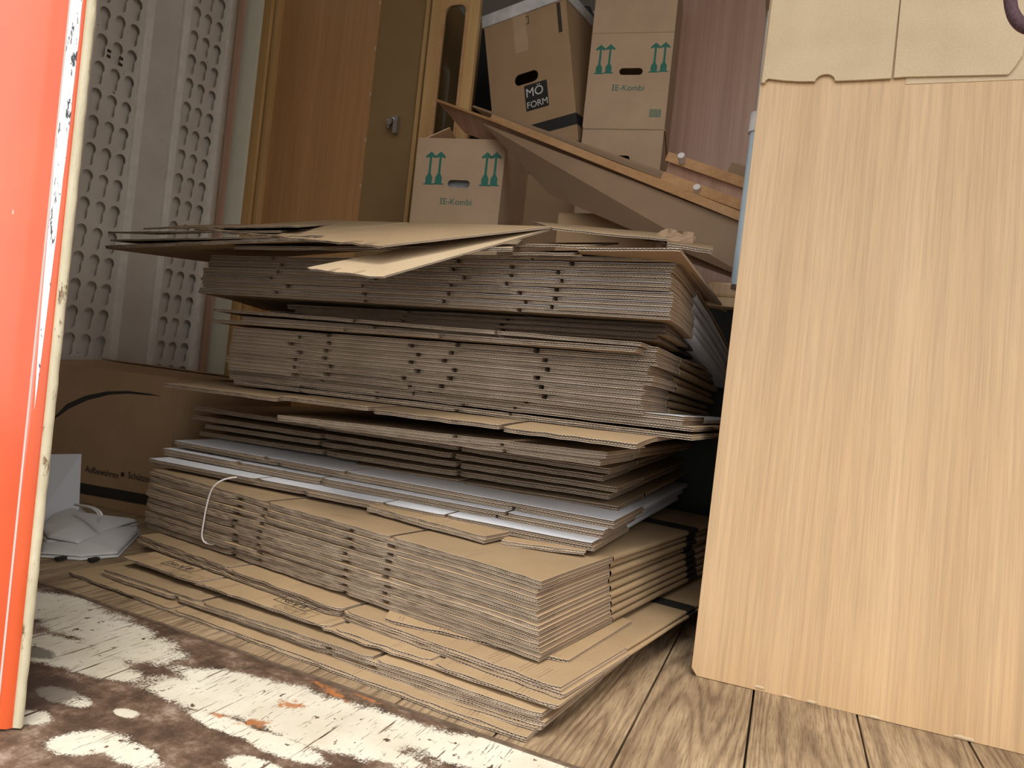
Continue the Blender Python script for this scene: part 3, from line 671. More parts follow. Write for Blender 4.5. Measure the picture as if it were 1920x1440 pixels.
# white string around the bundle
Ob, db, nb_ = frame(1.205, 11.3, (1008, 1236))
def onb(px, py, off): p = opl(px, py, Ob, nb_); return p-nb_*off
st = [onb(424, 898, -.03)+np.array([0, 0, .003]), onb(418, 899, -.01)+np.array([0, 0, .003]), onb(411, 905, .006), onb(402, 918, .010), onb(394, 950, .011), onb(388, 985, .011), onb(384, 1008, .010), onb(389, 1022, .002), onb(400, 1024, -.03)]
tag(rebase(tube('string', st, .0021, K['string'])), 'white string looped over the left part of the tied bundle', 'string')

def boxed_mark(parent, c1, c2, z, txt):
    """outlined box with letters printed on a carton top; c1 left end, c2 right end in pixels"""
    a, b_ = oz(c1[0], c1[1], z), oz(c2[0], c2[1], z); L = float(np.linalg.norm(b_-a)); rz = math.atan2(b_[1]-a[1], b_[0]-a[0])
    M2 = parent.matrix_basis.inverted() @ Matrix.Translation((float(a[0]), float(a[1]), z)) @ Matrix.Rotation(rz, 4, 'Z')
    h = L*.42; loops = [[(0, 0), (L, 0), (L, h), (0, h)]]; g = L*.022
    loops += [[(g, g), (g, h-g), (L*.58-g/2, h-g), (L*.58-g/2, g)], [(L*.58+g/2, g), (L*.58+g/2, h-g), (L-g, h-g), (L-g, g)]]
    o = filled('printed_mark', loops, .0004, K['black'], parent); o.matrix_basis = M2
    o = lettering('lettering', txt, h*.62, K['black'], parent, (0, 0, 0), (0, 0, 0), .0002, 'LEFT'); o.matrix_basis = M2 @ Matrix.Translation((L*.1, h*.2, 0))
    o = lettering('lettering', 'B', h*.62, K['black'], parent, (0, 0, 0), (0, 0, 0), .0002, 'LEFT'); o.matrix_basis = M2 @ Matrix.Translation((L*.68, h*.22, 0))
bpy.context.view_layer.update()
boxed_mark(low[0], (300, 1056), (357, 1073), float(low[0].location.z)+.0225, 'NoV')
boxed_mark(low[0], (512, 1124), (572, 1147), float(low[0].location.z)+.0190, 'NoV')
# ================================================================== LEFT CORNER
# large dark carton with swoosh
bx = thing('storage_carton', 'large brown carton with a black arc and a black band by the left wall', 'box', (-2.62, 1.80, 0), math.radians(-2))
BW, BD, BH = .76, .55, .47
for nm, lo, hi in (('front_panel', (0, 0, 0), (BW, .005, BH)), ('back_panel', (0, BD-.005, 0), (BW, BD, BH)), ('side_panel', (0, .005, 0), (.005, BD-.005, BH)), ('side_panel', (BW-.005, .005, 0), (BW, BD-.005, BH)), ('base_panel', (.005, .005, 0), (BW-.005, BD-.005, .006))):
    box(nm, lo, hi, K['boxbrown'], bx)
slab4('top_flap', [(0, 0, BH), (BW, 0, BH), (BW, BD*.5, BH+.012), (0, BD*.5, BH+.022)], .005, K['boxbrown'], bx)
slab4('top_flap', [(0, BD, BH), (BW, BD, BH), (BW, BD*.52, BH+.02), (0, BD*.52, BH+.03)], .005, K['boxbrown'], bx)
def to_local(root, p):
    a = -root.rotation_euler[2]; v = Vector([float(t_) for t_ in p])-Vector(root.location); return (v.x*math.cos(a)-v.y*math.sin(a), v.x*math.sin(a)+v.y*math.cos(a), v.z)
def face_hit(root, px, py):
    a = root.rotation_euler[2]; n_ = np.array([-math.sin(a), math.cos(a), 0]); p = opl(px, py, np.array(root.location), n_); l = to_local(root, p); return (l[0], l[2])
def decal(name, root, poly, m, off=-.0012, t=.0012, parent=None):
    o = prism_xz(name, poly, off, t, m, parent or root); return o
up = [(95, 790), (125, 758), (160, 742), (200, 734), (240, 733), (280, 738), (303, 743)]; lo_ = [(280, 741), (240, 738), (205, 740), (165, 750), (130, 766), (100, 784), (85, 800)]
decal('black_arc', bx, [face_hit(bx, *p) for p in up+lo_], K['black'])
decal('black_band', bx, [face_hit(bx, *p) for p in [(100, 896), (280, 928), (280, 948), (100, 916)]], K['black'])
p = face_hit(bx, 160, 884); lettering('lettering', 'Aufbewahren', .031, K['black'], bx, (p[0], -.0012, p[1]), UP, align='LEFT')
p = face_hit(bx, 227, 893); box('square_mark', (p[0], -.0015, p[1]), (p[0]+.014, 0, p[1]+.014), K['black'], bx)
p = face_hit(bx, 240, 896); lettering('lettering', 'Schützen', .031, K['black'], bx, (p[0], -.0012, p[1]), UP, align='LEFT')
# white board
wb = slab4('white_board', [oz(60, 985, 0), oz(147, 985, 0), oy(153, 851, float(oz(147, 985, 0)[1])+.05), oy(60, 852, float(oz(60, 985, 0)[1])+.05)], .012, flat('white_board', (.50, .50, .50), .5, 0, .04, 8), None, .001)
tag(rebase(wb), 'plain whitish board leaning against the carton by the orange jamb', 'board')
# folded white bags
def bag(name, outline, zbase, thick, seed, label, marks=()):
    rng = np.random.default_rng(seed); pts = [oz(px, py, zbase) for px, py in outline]
    cx = sum(p_[0] for p_ in pts)/len(pts); cy = sum(p_[1] for p_ in pts)/len(pts)
    root = thing(name, label, 'bag', (float(cx), float(cy), zbase), group='folded white carrier bags')
    for L in range(2):
        bm = bmesh.new(); sc = 1-.04*L
        vs = [bm.verts.new(((float(p_[0])-cx)*sc, (float(p_[1])-cy)*sc, 0)) for p_ in pts]
        f_ = bm.faces.new(vs); bmesh.ops.triangulate(bm, faces=bm.faces[:])
        for _ in range(4): bmesh.ops.subdivide_edges(bm, edges=bm.edges[:], cuts=1, use_grid_fill=True); bmesh.ops.triangulate(bm, faces=bm.faces[:])
        bp = [((float(p_[0])-cx)*sc, (float(p_[1])-cy)*sc) for p_ in pts]
        def edged(x_, y_):
            m_ = 9
            for i_ in range(len(bp)):
                (ax, ay), (bx_, by_) = bp[i_], bp[(i_+1) % len(bp)]; L2 = (bx_-ax)**2+(by_-ay)**2; t_ = max(0, min(1, ((x_-ax)*(bx_-ax)+(y_-ay)*(by_-ay))/L2)); m_ = min(m_, math.hypot(x_-ax-t_*(bx_-ax), y_-ay-t_*(by_-ay)))
            return m_
        ks = [(rng.uniform(-9, 9), rng.uniform(-9, 9), rng.uniform(0, 6)) for _ in range(4)]
        for v in bm.verts:
            e_ = min(1, edged(v.co.x, v.co.y)/.07)
            h = sum(1-abs(math.sin(a*v.co.x+b_*v.co.y+c)) for a, b_, c in ks)/4
            v.co.z = L*thick*.35+thick*.65*(e_**.6)*(.7+.3*L)+h*.012*e_+.003
        o = bm_obj('sheet', bm, K['bag'], root, 0, True); so_ = o.modifiers.new('s', 'SOLIDIFY'); so_.thickness = .002
    return root
b1 = bag('carrier_bag', [(70, 1046), (75, 1010), (110, 985), (200, 985), (262, 992), (262, 1004), (222, 1046), (150, 1052)], .0, .02, 5, 'folded white paper carrier bag lying flat beside the orange jamb, lower one')
b2 = bag('carrier_bag', [(70, 1000), (100, 968), (140, 948), (168, 975), (262, 984), (215, 1000), (145, 1030), (85, 1018)], .014, .03, 6, 'folded white paper carrier bag with rope handles, on top of the other bag')
loc2 = Vector(b2.location)
for i in range(2):
    P = [oy(140+i*4, 946+i, 1.47), oy(165+i*3, 949, 1.44), oy(182+i*5, 958, 1.42), oy(188+i*4, 968, 1.42), oy(184, 978, 1.44)]
    tube('rope_handle', [tuple(Vector([float(c) for c in p])-loc2) for p in P], .0035, K['bag'], b2)
for i, (px, py, dx) in enumerate(((88, 1033, 8), (108, 1046, 6), (170, 1048, 8))):
    p = oz(px, py, .01); box('black_print', (p[0]-b1.location.x-.006, p[1]-b1.location.y-.004, .004), (p[0]-b1.location.x+.008, p[1]-b1.location.y+.02, .0115), K['black'], b1)

# ================================================================== BACK: BOARDS AND WARDROBE
def vboard(name, pxa, pxb, yrow, y, t, m, label, cat='board', z0=0, z1=2.5, bevel=.002, me2=None, group=None):
    """upright board whose left and right edges pass through the given pixels at depth y"""
    xa = float(oy(pxa, yrow, y)[0]); xb = float(oy(pxb, yrow, y)[0])
    o = box(name, (xa, y, z0), (xb, y+t, z1), m, None, bevel)
    if label: tag(rebase(o), label, cat, group)
    return o, xa, xb
vboard('upright_board', 427, 438, 200, 2.64, .014, K['veneer2'], 'narrow reddish board standing behind the pale one')
vboard('upright_board', 437, 470, 200, 2.67, .018, K['palegreen'], 'pale grey-green narrow board standing left of the wooden ones')
vboard('upright_board', 470, 489, 200, 2.72, .02, K['honey'], 'honey-coloured board edge right behind the pale board')
# wardrobe
xa, xb, xc = float(oy(513, 200, 2.92)[0]), float(oy(693, 200, 2.92)[0]), float(oy(782, 200, 2.92)[0])
wd = thing('wardrobe', 'tall brown wooden wardrobe with a hardboard strip down its right', 'wardrobe', (xa, 2.92, 0))
box('side_panel', (-.085, -.02, 0), (-.03, .0, 2.5), K['veneer'], wd, .002)
box('edge_strip', (-.03, -.035, 0), (.0, .01, 2.5), K['honey'], wd, .003)
box('main_panel', (.0, 0, 0), (xb-xa, .018, 2.5), K['veneer'], wd, .001)
box('back_panel', (xb-xa, .006, 0), (xc-xa, .012, 2.5), K['olive'], wd)
box('carcass', (.02, .02, 0), (xc-xa-.01, .5, 2.48), K['olive'], wd)
for i in range(9): box('staple', (xb-xa-.004, -.003, .55+i*.225), (xb-xa-.001, .002, .565+i*.225), K['string'], wd)
box('edge_strip', (xc-xa, -.015, 0), (xc-xa+.022, .02, 2.5), K['honey'], wd, .003)
# hinge
hp = oy(752, 240, 2.96); hg = thing('hinge', 'x', 'hinge')
bpy.data.objects.remove(hg)
bm = bmesh.new()
for (a, b_, c, r, l) in ((-.02, 0, .0, .014, .016), (-.005, 0, .018, .006, .03), (-.03, 0, .012, .005, .02), (-.022, 0, -.022, .006, .02)):
    mt_ = Matrix.Translation((a+float(hp[0])-xa, -.03, c+float(hp[2]))) @ Matrix.Rotation(math.pi/2, 4, 'X')
    bmesh.ops.create_cone(bm, cap_ends=True, segments=14, radius1=r, radius2=r, depth=l, matrix=mt_)
bm_box(bm, (float(hp[0])-xa, -.035, float(hp[2])-.05), (float(hp[0])-xa+.022, -.012, float(hp[2])+.03))
bm_obj('hinge', bm, K['steel'], bpy.data.objects['back_panel.001'] if False else [c for c in wd.children if c.name.startswith('back_panel')][0], 0)
# glass door
yd = 2.86; dx0, dx1 = float(oy(790, 200, yd)[0]), float(oy(880, 200, yd)[0])
gd = thing('glass_door', 'honey-wood cabinet door with a round-cornered glass pane', 'door', (dx0, yd, .3))
DW = dx1-dx0
def rrect(x0, z0, x1, z1, r, n=6):
    P = []
    for cx, cz, a in ((x1-r, z1-r, 0), (x0+r, z1-r, 90), (x0+r, z0+r, 180), (x1-r, z0+r, 270)):
        for i in range(n+1): P.append((cx+r*math.cos(math.radians(a+90*i/n)), cz+r*math.sin(math.radians(a+90*i/n))))
    return P
zt = float(oy(850, 8, yd)[2])-.3; zb_ = float(oy(815, 300, yd)[2])-.3
fx0 = float(oy(822, 130, yd)[0])-dx0; fx1 = float(oy(866, 130, yd)[0])-dx0
prism_xz('frame', [[(0, 0), (DW, 0), (DW, 2.1), (0, 2.1)], rrect(fx0, .9, fx1, zt, .04)[::-1]], 0, .022, K['honey'], gd)
def rounded_ring(name, r0, r1, y, t, m, parent): return prism_xz(name, [r1, r0[::-1]], y, t, m, parent)
rounded_ring('frame_bead', rrect(fx0+.008, .908, fx1-.008, zt-.008, .034), rrect(fx0-.006, .894, fx1+.006, zt+.006, .046), -.006, .008, K['edgewood'], gd)
gm, gnt, gb = mat('clear_glass'); gb.inputs['Transmission Weight'].default_value = 1; gb.inputs['Roughness'].default_value = .02; gb.inputs['IOR'].default_value = 1.12; gb.inputs['Base Color'].default_value = (.85, .85, .82, 1)
box('glass_pane', (fx0-.003, .012, .897), (fx1+.003, .015, zt+.003), gm, gd)
carton_glass = box('tall_carton', (float(oy(800, 100, 3.46)[0]), 3.46, 0), (float(oy(893, 100, 3.46)[0]), 3.8, 2.56), K['boxbrown'], None, .004); tag(rebase(carton_glass), 'tall brown carton seen through the pane of the glass door', 'box')
# back right veneered panel
vboard('veneered_panel', 1256, 1446, 100, 3.4, .02, K['veneer2'], 'tall reddish-brown veneered panel at the back right of the arrow-printed cartons')
vboard('veneered_panel', 1268, 1290, 200, 3.36, .02, K['veneer2'], 'slim reddish-brown upright strip in front of the veneered panel edge') if False else None

# ---- cartons with arrows
def arrow_poly(x, z, h):
    w = h*.075; hw = h*.17
    return [(x-w*2.2, z), (x+w*2.2, z), (x+w*2.2, z+h*.03), (x+w*1.4, z+h*.04), (x+w*1.4, z+h*.22), (x+w*.5, z+h*.34), (x+w*.45, z+h*.84), (x+hw*.8, z+h*.80), (x+hw, z+h*.85), (x, z+h),
            (x-hw, z+h*.85), (x-hw*.8, z+h*.80), (x-w*.45, z+h*.84), (x-w*.5, z+h*.34), (x-w*1.4, z+h*.22), (x-w*1.4, z+h*.04), (x-w*2.2, z+h*.03)]
def stadium(cx, cz, w, h, n=6):
    return rrect(cx-w/2, cz-h/2, cx+w/2, cz+h/2, h/2*.98, n)
def carton(label, base, rz, w, d, h, m, arrows=None, handle=None, txt=None, flaps=(), group=None, crease=None, rot=None, barcode=None, name='moving_carton'):
    root = thing(name, label, 'box', base, rz, group, rot)
    fr = [[(0, 0), (w, 0), (w, h), (0, h)]]
    if handle: fr.append(stadium(*handle)[::-1])
    root_, fp_ = root, prism_xz('front_panel', fr, 0, .005, m, root)
    prism_xz('back_panel', [[(0, 0), (w, 0), (w, h), (0, h)]], d-.005, .005, m, root)
    box('side_panel', (0, .005, 0), (.005, d-.005, h), m, root); box('side_panel', (w-.005, .005, 0), (w, d-.005, h), m, root)
    box('base_panel', (.005, .005, 0), (w-.005, d-.005, .006), m, root)
    if arrows:
        for (ax, az, ah) in arrows: prism_xz('printed_arrow', arrow_poly(ax, az, ah), -.001, .001, K['green'], fp_)
    if txt: 
        lettering('lettering', 'E-Kombi', txt[2], K['green'], fp_, (txt[0]+txt[2]*.12, -.0008, txt[1]), UP)
        box('letter_bar', (txt[0]-txt[2]*1.9, -.001, txt[1]), (txt[0]-txt[2]*1.78, 0, txt[1]+txt[2]*.7), K['green'], fp_)
        box('letter_bar', (txt[0]-txt[2]*2.02, -.001, txt[1]), (txt[0]-txt[2]*1.6, 0, txt[1]+txt[2]*.06), K['green'], fp_)
        box('letter_bar', (txt[0]-txt[2]*2.02, -.001, txt[1]+txt[2]*.66), (txt[0]-txt[2]*1.6, 0, txt[1]+txt[2]*.72), K['green'], fp_)
    for i, fpts in enumerate(flaps): slab4('top_flap', fpts, .005, m, root)
    if crease: box('crease_line', (0, -.0012, crease), (w, .0005, crease+.003), K['boxbrown'], fp_)
    if barcode:
        x_, z_, bw, bh = barcode
        for i in range(7): box('barcode_bar', (x_+bw*i/7, -.001, z_), (x_+bw*(i+.55)/7, 0, z_+bh), K['green'], fp_)
    return root
yk = 2.6
k0 = oy(785, 258, yk); k1 = oz(950, 262, float(k0[2])); angk = math.atan2(k1[1]-k0[1], k1[0]-k0[0]); wk = float(np.hypot(*(k1-k0)[:2])); hk = .42; zk = float(k0[2])-hk
proxy = thing('p', 'p', 'p', (float(k0[0]), float(k0[1]), zk), angk)
def fh(px, py): return face_hit(proxy, px, py)
ar = []
for (px, pyb, pyt) in ((803, 346, 284), (821, 346, 284), (908, 349, 285), (925, 349, 285)):
    a = fh(px, pyb); b_ = fh(px, pyt); ar.append((a[0], a[1], b_[1]-a[1]))
hc = fh(860, 345); tx = fh(855, 384)
bpy.data.objects.remove(proxy)
c1 = carton('brown moving carton with green arrows and open top flaps, standing behind the pile', (float(k0[0]), float(k0[1]), zk), angk, wk, .5, hk, K['boxpink'],
       ar, (hc[0], hc[1], .095, .032), (tx[0], tx[1], .036),
       [[(0, .01, hk), (wk, .01, hk), (wk-.02, .20, hk+.06), (.10, .2, hk+.075)], [(.005, 0.02, hk), (.005, .49, hk), (.09, .40, hk+.05), (.11, .06, hk+.07)], [(0, .49, hk), (wk, .49, hk), (wk, .42, hk+.12), (0, .42, hk+.14)]], group='moving cartons with green arrows')
box('contents', (.03, .04, .12), (wk-.03, .45, .34), flat('white_contents', (.6, .6, .6), .4, 0, .5, 25), c1, .02)
zz0 = 0; n_ = 0
while zk-zz0 > .05:
    hh = min(.40, zk-zz0)
    if zk-zz0-hh < .15 and zk-zz0-hh > 0: hh = (zk-zz0)/2
    carton('brown moving carton supporting the open one with green arrows, %s' % ['bottom one', 'middle one', 'upper one', 'extra one'][n_], (float(k0[0]), float(k0[1])+.02, zz0), angk, wk, .48, hh-.001, K['boxpink'],
           None, None, None, [[(0, 0, hh-.006), (wk, 0, hh-.006), (wk, .48, hh-.006), (0, .48, hh-.006)]], group='cartons below the arrow-printed ones'); zz0 += hh; n_ += 1
yt = 2.95
t0 = oy(1092, 238, yt); t1 = oz(1246, 240, float(t0[2])); at_ = math.atan2(t1[1]-t0[1], t1[0]-t0[0]); wt = float(np.hypot(*(t1-t0)[:2]))
proxy = thing('p', 'p', 'p', tuple(float(v) for v in t0), at_)
ar = []
for (px, pyb, pyt) in ((1122, 139, 84), (1140, 138, 83), (1225, 136, 80), (1243, 135, 79)):
    a = fh(px, pyb); b_ = fh(px, pyt); ar.append((a[0], a[1], b_[1]-a[1]))
hc = fh(1183, 134); tx = fh(1178, 170); bc = fh(1217, 220); crs = fh(1180, 62)[1]
bpy.data.objects.remove(proxy)
carton('tall brown moving carton with green arrows and a barcode beside the veneered panel', tuple(float(v) for v in t0), at_, wt, .45, .72, K['boxpink'], ar, (hc[0], hc[1], .10, .03), (tx[0], tx[1], .036), group='moving cartons with green arrows', crease=crs, barcode=(bc[0], bc[1], .05, .035))
th = float(t0[2]); zz0 = th-.40
cc = carton('brown carton with a cut handle directly below the tall arrow-printed one', (float(t0[0])+.005, float(t0[1])-.005, zz0), at_, wt-.005, .45, .398, K['boxpink'], None, (.165, .262, .10, .03), None,
       [[(0, 0, .392), (wt, 0, .392), (wt, .45, .392), (0, .45, .392)]], group='cartons below the arrow-printed ones')
for i in range(3):
    hh = zz0/3; carton('brown carton low under the tall arrow-printed one, %s one' % ['lowest', 'middle', 'upper'][i], (float(t0[0])+.005, float(t0[1]), i*hh), at_, wt-.005, .45, hh-.001, K['boxpink'], None, None, None,
        [[(0, 0, hh-.006), (wt, 0, hh-.006), (wt, .45, hh-.006), (0, .45, hh-.006)]], group='cartons below the arrow-printed ones')

# tilted carton with black label
ym = 3.0
pBL, pBR, pTL, pTR = oy(925, 240, ym), oy(1085, 195, ym), oy(903, 50, ym), oy(1056, 16, ym)
vx = nrm(pBR-pBL); wM = float(np.linalg.norm(pTR-pTL)); hM = float(np.linalg.norm(pTL-pBL)); tilt = math.atan2(pBR[2]-pBL[2], pBR[0]-pBL[0])
mf = thing('tilted_carton', 'tilted brown carton with black MÖFORM label and white taped rim', 'box', tuple(float(v) for v in pBL), rot=(.10, -tilt*.75, math.radians(-7)))
zz_ = -.16; wB = wM*1.03
prism_xz('front_panel', [[(0, zz_), (wB, zz_), (wB, hM), (0, hM)], stadium(wB*.46, hM*.36, .12, .05)[::-1]], 0, .006, K['boxbrown'], mf)
box('side_panel', (wB-.006, .006, zz_), (wB, .34, hM), K['boxbrown'], mf); box('side_panel', (0, .006, zz_), (.006, .34, hM), K['boxbrown'], mf)
box('back_panel', (0, .335, zz_), (wB, .34, hM), K['boxbrown'], mf); box('base_panel', (0, 0, zz_), (wB, .34, zz_+.006), K['boxbrown'], mf)
box('white_rim', (-.008, -.008, hM-.035), (wB+.008, .348, hM+.02), K['tape'], mf, .004)
box('tape_strip', (wB*.36, -.0015, hM*.60), (wB*.52, 0, hM-.035), K['boxpink'], mf)
box('torn_gap', (wB-.045, -.002, hM*.66), (wB-.028, 0, hM*.92), K['dark'], mf)
box('black_band', (0, -.0015, -.085), (wB, 0, -.035), K['black'], mf); box('black_band', (wB, .0, -.085), (wB+.0015, .34, -.035), K['black'], mf)
lb = box('label', (wB*.43, -.003, hM*.06), (wB*.70, 0, hM*.29), K['black'], mf)
lettering('lettering', 'MÖ', .056, K['string'], lb, (wB*.44, -.004, hM*.18), UP, align='LEFT'); lettering('lettering', 'FORM', .040, K['string'], lb, (wB*.44, -.004, hM*.08), UP, align='LEFT')
rect = [(wB*.40, hM*.90, .035), (wB*.47, hM*.90, .035)]
for rx, rz_, s in rect:
    prism_xz('printed_mark', [[(rx, rz_-s), (rx+s, rz_-s), (rx+s, rz_), (rx, rz_)], [(rx+.003, rz_-s+.003), (rx+.003, rz_-.003), (rx+s-.003, rz_-.003), (rx+s-.003, rz_-s+.003)]], -.001, .001, K['black'], mf)
# carton below the tilted one, and dark case above
cp = oy(900, 330, 3.05)
for i in range(4):
    hh = (float(pBL[2])-.18)/4; carton('brown carton stacked below the tilted one, %s of four' % ['lowest', 'second', 'third', 'uppermost'][i], (float(pBL[0])+.0, 3.08, i*hh), 0, .5, .35, hh-.001, K['boxbrown'], flaps=[[(0, 0, hh-.006), (.5, 0, hh-.006), (.5, .35, hh-.006), (0, .35, hh-.006)]], group='cartons below the tilted one')
p0 = oy(905, 10, 3.5); box_d = box('dark_block', (float(p0[0])-.08, 3.5, 0), (float(p0[0])+.62, 3.9, 2.58), flat('black_cloth', (.02, .022, .024), .6), None, .02)
tag(rebase(box_d), 'dark case standing behind the tilted carton', 'case')

# ---- leaning board
PA, PB = oy(872, 224, 2.60), oy(1440, 436, 2.15); PC, PD = oy(1032, 366, 2.52), oy(1440, 540, 2.12)
lbd = thing('leaning_board', 'large brown board lying obliquely with a bright wooden edge, above the pile', 'board', tuple(float(v) for v in PA))
def sub(P, root): return [tuple(np.array(p)-np.array(root.location)) for p in P]
def bar(name, p0, p1, w_, h_, m, parent=None, bevel=.001, upv=(0, 0, 1)):
    p0 = Vector([float(t_) for t_ in p0]); p1 = Vector([float(t_) for t_ in p1]); d = (p1-p0); L = d.length; d.normalize(); s = d.cross(Vector(upv)).normalized(); u = s.cross(d)
    bm = bmesh.new(); bm_box(bm, (0, -w_/2, -h_/2), (L, w_/2, h_/2))
    bmesh.ops.transform(bm, matrix=Matrix(((d.x, s.x, u.x, p0.x), (d.y, s.y, u.y, p0.y), (d.z, s.z, u.z, p0.z), (0, 0, 0, 1))), verts=bm.verts[:])
    return bm_obj(name, bm, m, parent, bevel)
E0 = oy(905, 232, 2.595)
o = slab4('face_panel', [E0, PB, PD, PC], .010, K['hardboard']); 
def reparent(o, root):
    for v in o.data.vertices: v.co = v.co-root.location
    o.parent = root; o.data.update()
reparent(o, lbd)
reparent(bar('edge_strip', oy(925, 222, 2.59), oy(1445, 429, 2.14), .03, .026, K['edgewood']), lbd)
lb2 = thing('leaning_board', 'second brown board lying just behind the one with the bright edge, tip at the left', 'board', tuple(float(v) for v in oy(820, 190, 2.72)))
reparent(slab4('face_panel', [oy(819, 189, 2.70), oy(1430, 412, 2.22), oy(1430, 450, 2.30), oy(872, 250, 2.74)], .012, K['veneer2'], None, 0, K['edgewood']), lb2)
reparent(bar('edge_strip', oy(818, 188, 2.69), oy(1440, 411, 2.21), .02, .010, K['veneer']), lb2)
lb3 = thing('leaning_board', 'thin dark brown board behind both, partly hiding the tilted carton', 'board', tuple(float(v) for v in oy(885, 200, 2.9)))
reparent(slab4('face_panel', [oy(885, 200, 2.82), oy(1420, 388, 2.4), oy(1420, 404, 2.4), oy(905, 215, 2.82)], .012, K['hardboard']), lb3)

# ---- moulding rails with dowels
for i, (a, b_, lab) in enumerate((((1255, 295, 2.35), (1420, 352, 2.2), 'grooved wooden rail with a white dowel, upper one on the leaning boards'), ((1246, 332, 2.32), (1420, 396, 2.17), 'grooved wooden rail with a white dowel, lower one on the leaning boards'))):
    A_, B2 = oy(*a), oy(*b_); r = thing('grooved_rail', lab, 'rail', tuple(float(v) for v in A_), group='grooved wooden rails on the leaning boards')
    reparent(bar('rail', A_, B2, .03, .030, K['edgewood']), r)
    reparent(bar('rail_web', A_+np.array([0, .012, -.030]), B2+np.array([0, .012, -.030]), .010, .05, K['veneer2']), r)
    p = oy(*((1278, 297, 2.29) if i == 0 else (1307, 356, 2.24))); bm = bmesh.new(); bmesh.ops.create_cone(bm, cap_ends=True, segments=14, radius1=.011, radius2=.011, depth=.03, matrix=Matrix.Translation([float(t_) for t_ in p]) @ Matrix.Rotation(1.2, 4, 'X'))
    reparent(bm_obj('dowel', bm, K['string']), r)
o = bar('wood_offcut', oy(1376, 318, 2.3), oy(1430, 335, 2.25), .05, .035, K['hardboard'], None, .002); tag(rebase(o), 'short dark wooden offcut beside the grooved rails', 'board')
# carton pieces beneath the leaning board
dp = oy(1045, 425, 2.55)
carton('dark brown carton under the leaning board, behind the pile', (float(dp[0]), 2.55, 0), 0, .42, .4, float(oy(1060, 402, 2.55)[2]), K['boxbrown'], flaps=[[(0, 0, float(oy(1060, 402, 2.55)[2])), (.42, 0, float(oy(1060, 402, 2.55)[2])), (.42, .4, float(oy(1060, 402, 2.55)[2])), (0, .4, float(oy(1060, 402, 2.55)[2]))]])
# board behind, lower right
o = slab4('brown_board', [oy(1230, 470, 2.36), oy(1440, 545, 2.2), oy(1440, 440, 2.2), oy(1230, 430, 2.36)], .012, K['veneer2']); tag(rebase(o), 'dull brown board below the leaning boards at the right', 'board')

o = box('dark_block', (-.50, 2.62, 0), (-.13, 3.0, .93), flat('gap_shade_black', (.012, .011, .011), .6, 0, .3, 20), None, .02); tag(rebase(o), 'black case in the dark gap between the pile and the beech panel', 'case')  # added block, its near-black colour supplies the shade of this gap
# ---- right: battens, pale pole, beech panel, draped carton
rb = thing('batten', 'rounded beech batten lying across beside the pale pole, upper one', 'batten', tuple(float(v) for v in oy(1325, 545, 1.95)), group='beech battens behind the beech panel')
reparent(bar('batten', oy(1325, 543, 1.95), oy(1480, 555, 1.93), .05, .040, K['beech'], None, .008), rb)
rb2 = thing('batten', 'flat beech batten lying across beside the pale pole, lower one', 'batten', tuple(float(v) for v in oy(1325, 568, 1.95)), group='beech battens behind the beech panel')
reparent(bar('batten', oy(1325, 566, 1.95), oy(1480, 578, 1.93), .05, .026, K['beech'], None, .003), rb2)
cb_ = box('support_blocker', (-.09, 1.76, 0), (1.2, 2.9, float(oy(1400, 575, 1.94)[2])-.012), K['hardboard'], None, .004); tag(rebase(cb_), 'plain brown case hidden behind the beech panel, carrying the battens', 'case')  # unseen block under the battens, enlarged to keep light out from the right
LEAN = .15
pl = thing('pale_pole', 'pale blue enamelled pole with white sleeve at the left edge of the beech panel', 'pole', [float(v) for v in oy(1381, 541, 1.93)])
def rod(name, p0, p1, r, m, parent):
    p0 = Vector([float(t_) for t_ in p0]); p1 = Vector([float(t_) for t_ in p1]); d = p1-p0
    bm = bmesh.new(); bmesh.ops.create_cone(bm, cap_ends=True, segments=20, radius1=r, radius2=r, depth=d.length, matrix=Matrix.Translation((p0+p1)/2) @ d.to_track_quat('Z', 'Y').to_matrix().to_4x4())
    reparent(bm_obj(name, bm, m), parent)
rod('tube', oy(1383, 541, 1.93), oy(1421, 246, 1.93), .019, K['paleblue'], pl)
rod('sleeve', oy(1421, 250, 1.93), oy(1426, 214, 1.93), .025, K['tape'], pl)
rod('upper_tube', oy(1424, 214, 1.93), oy(1448, 0, 1.93), .009, K['paleblue'], pl)
rod('upper_tube', oy(1434, 214, 1.95), oy(1456, 0, 1.95), .009, K['paleblue'], pl)
rod('foot_cap', oy(1382, 545, 1.93), oy(1384, 536, 1.93), .020, K['rustedge'], pl)

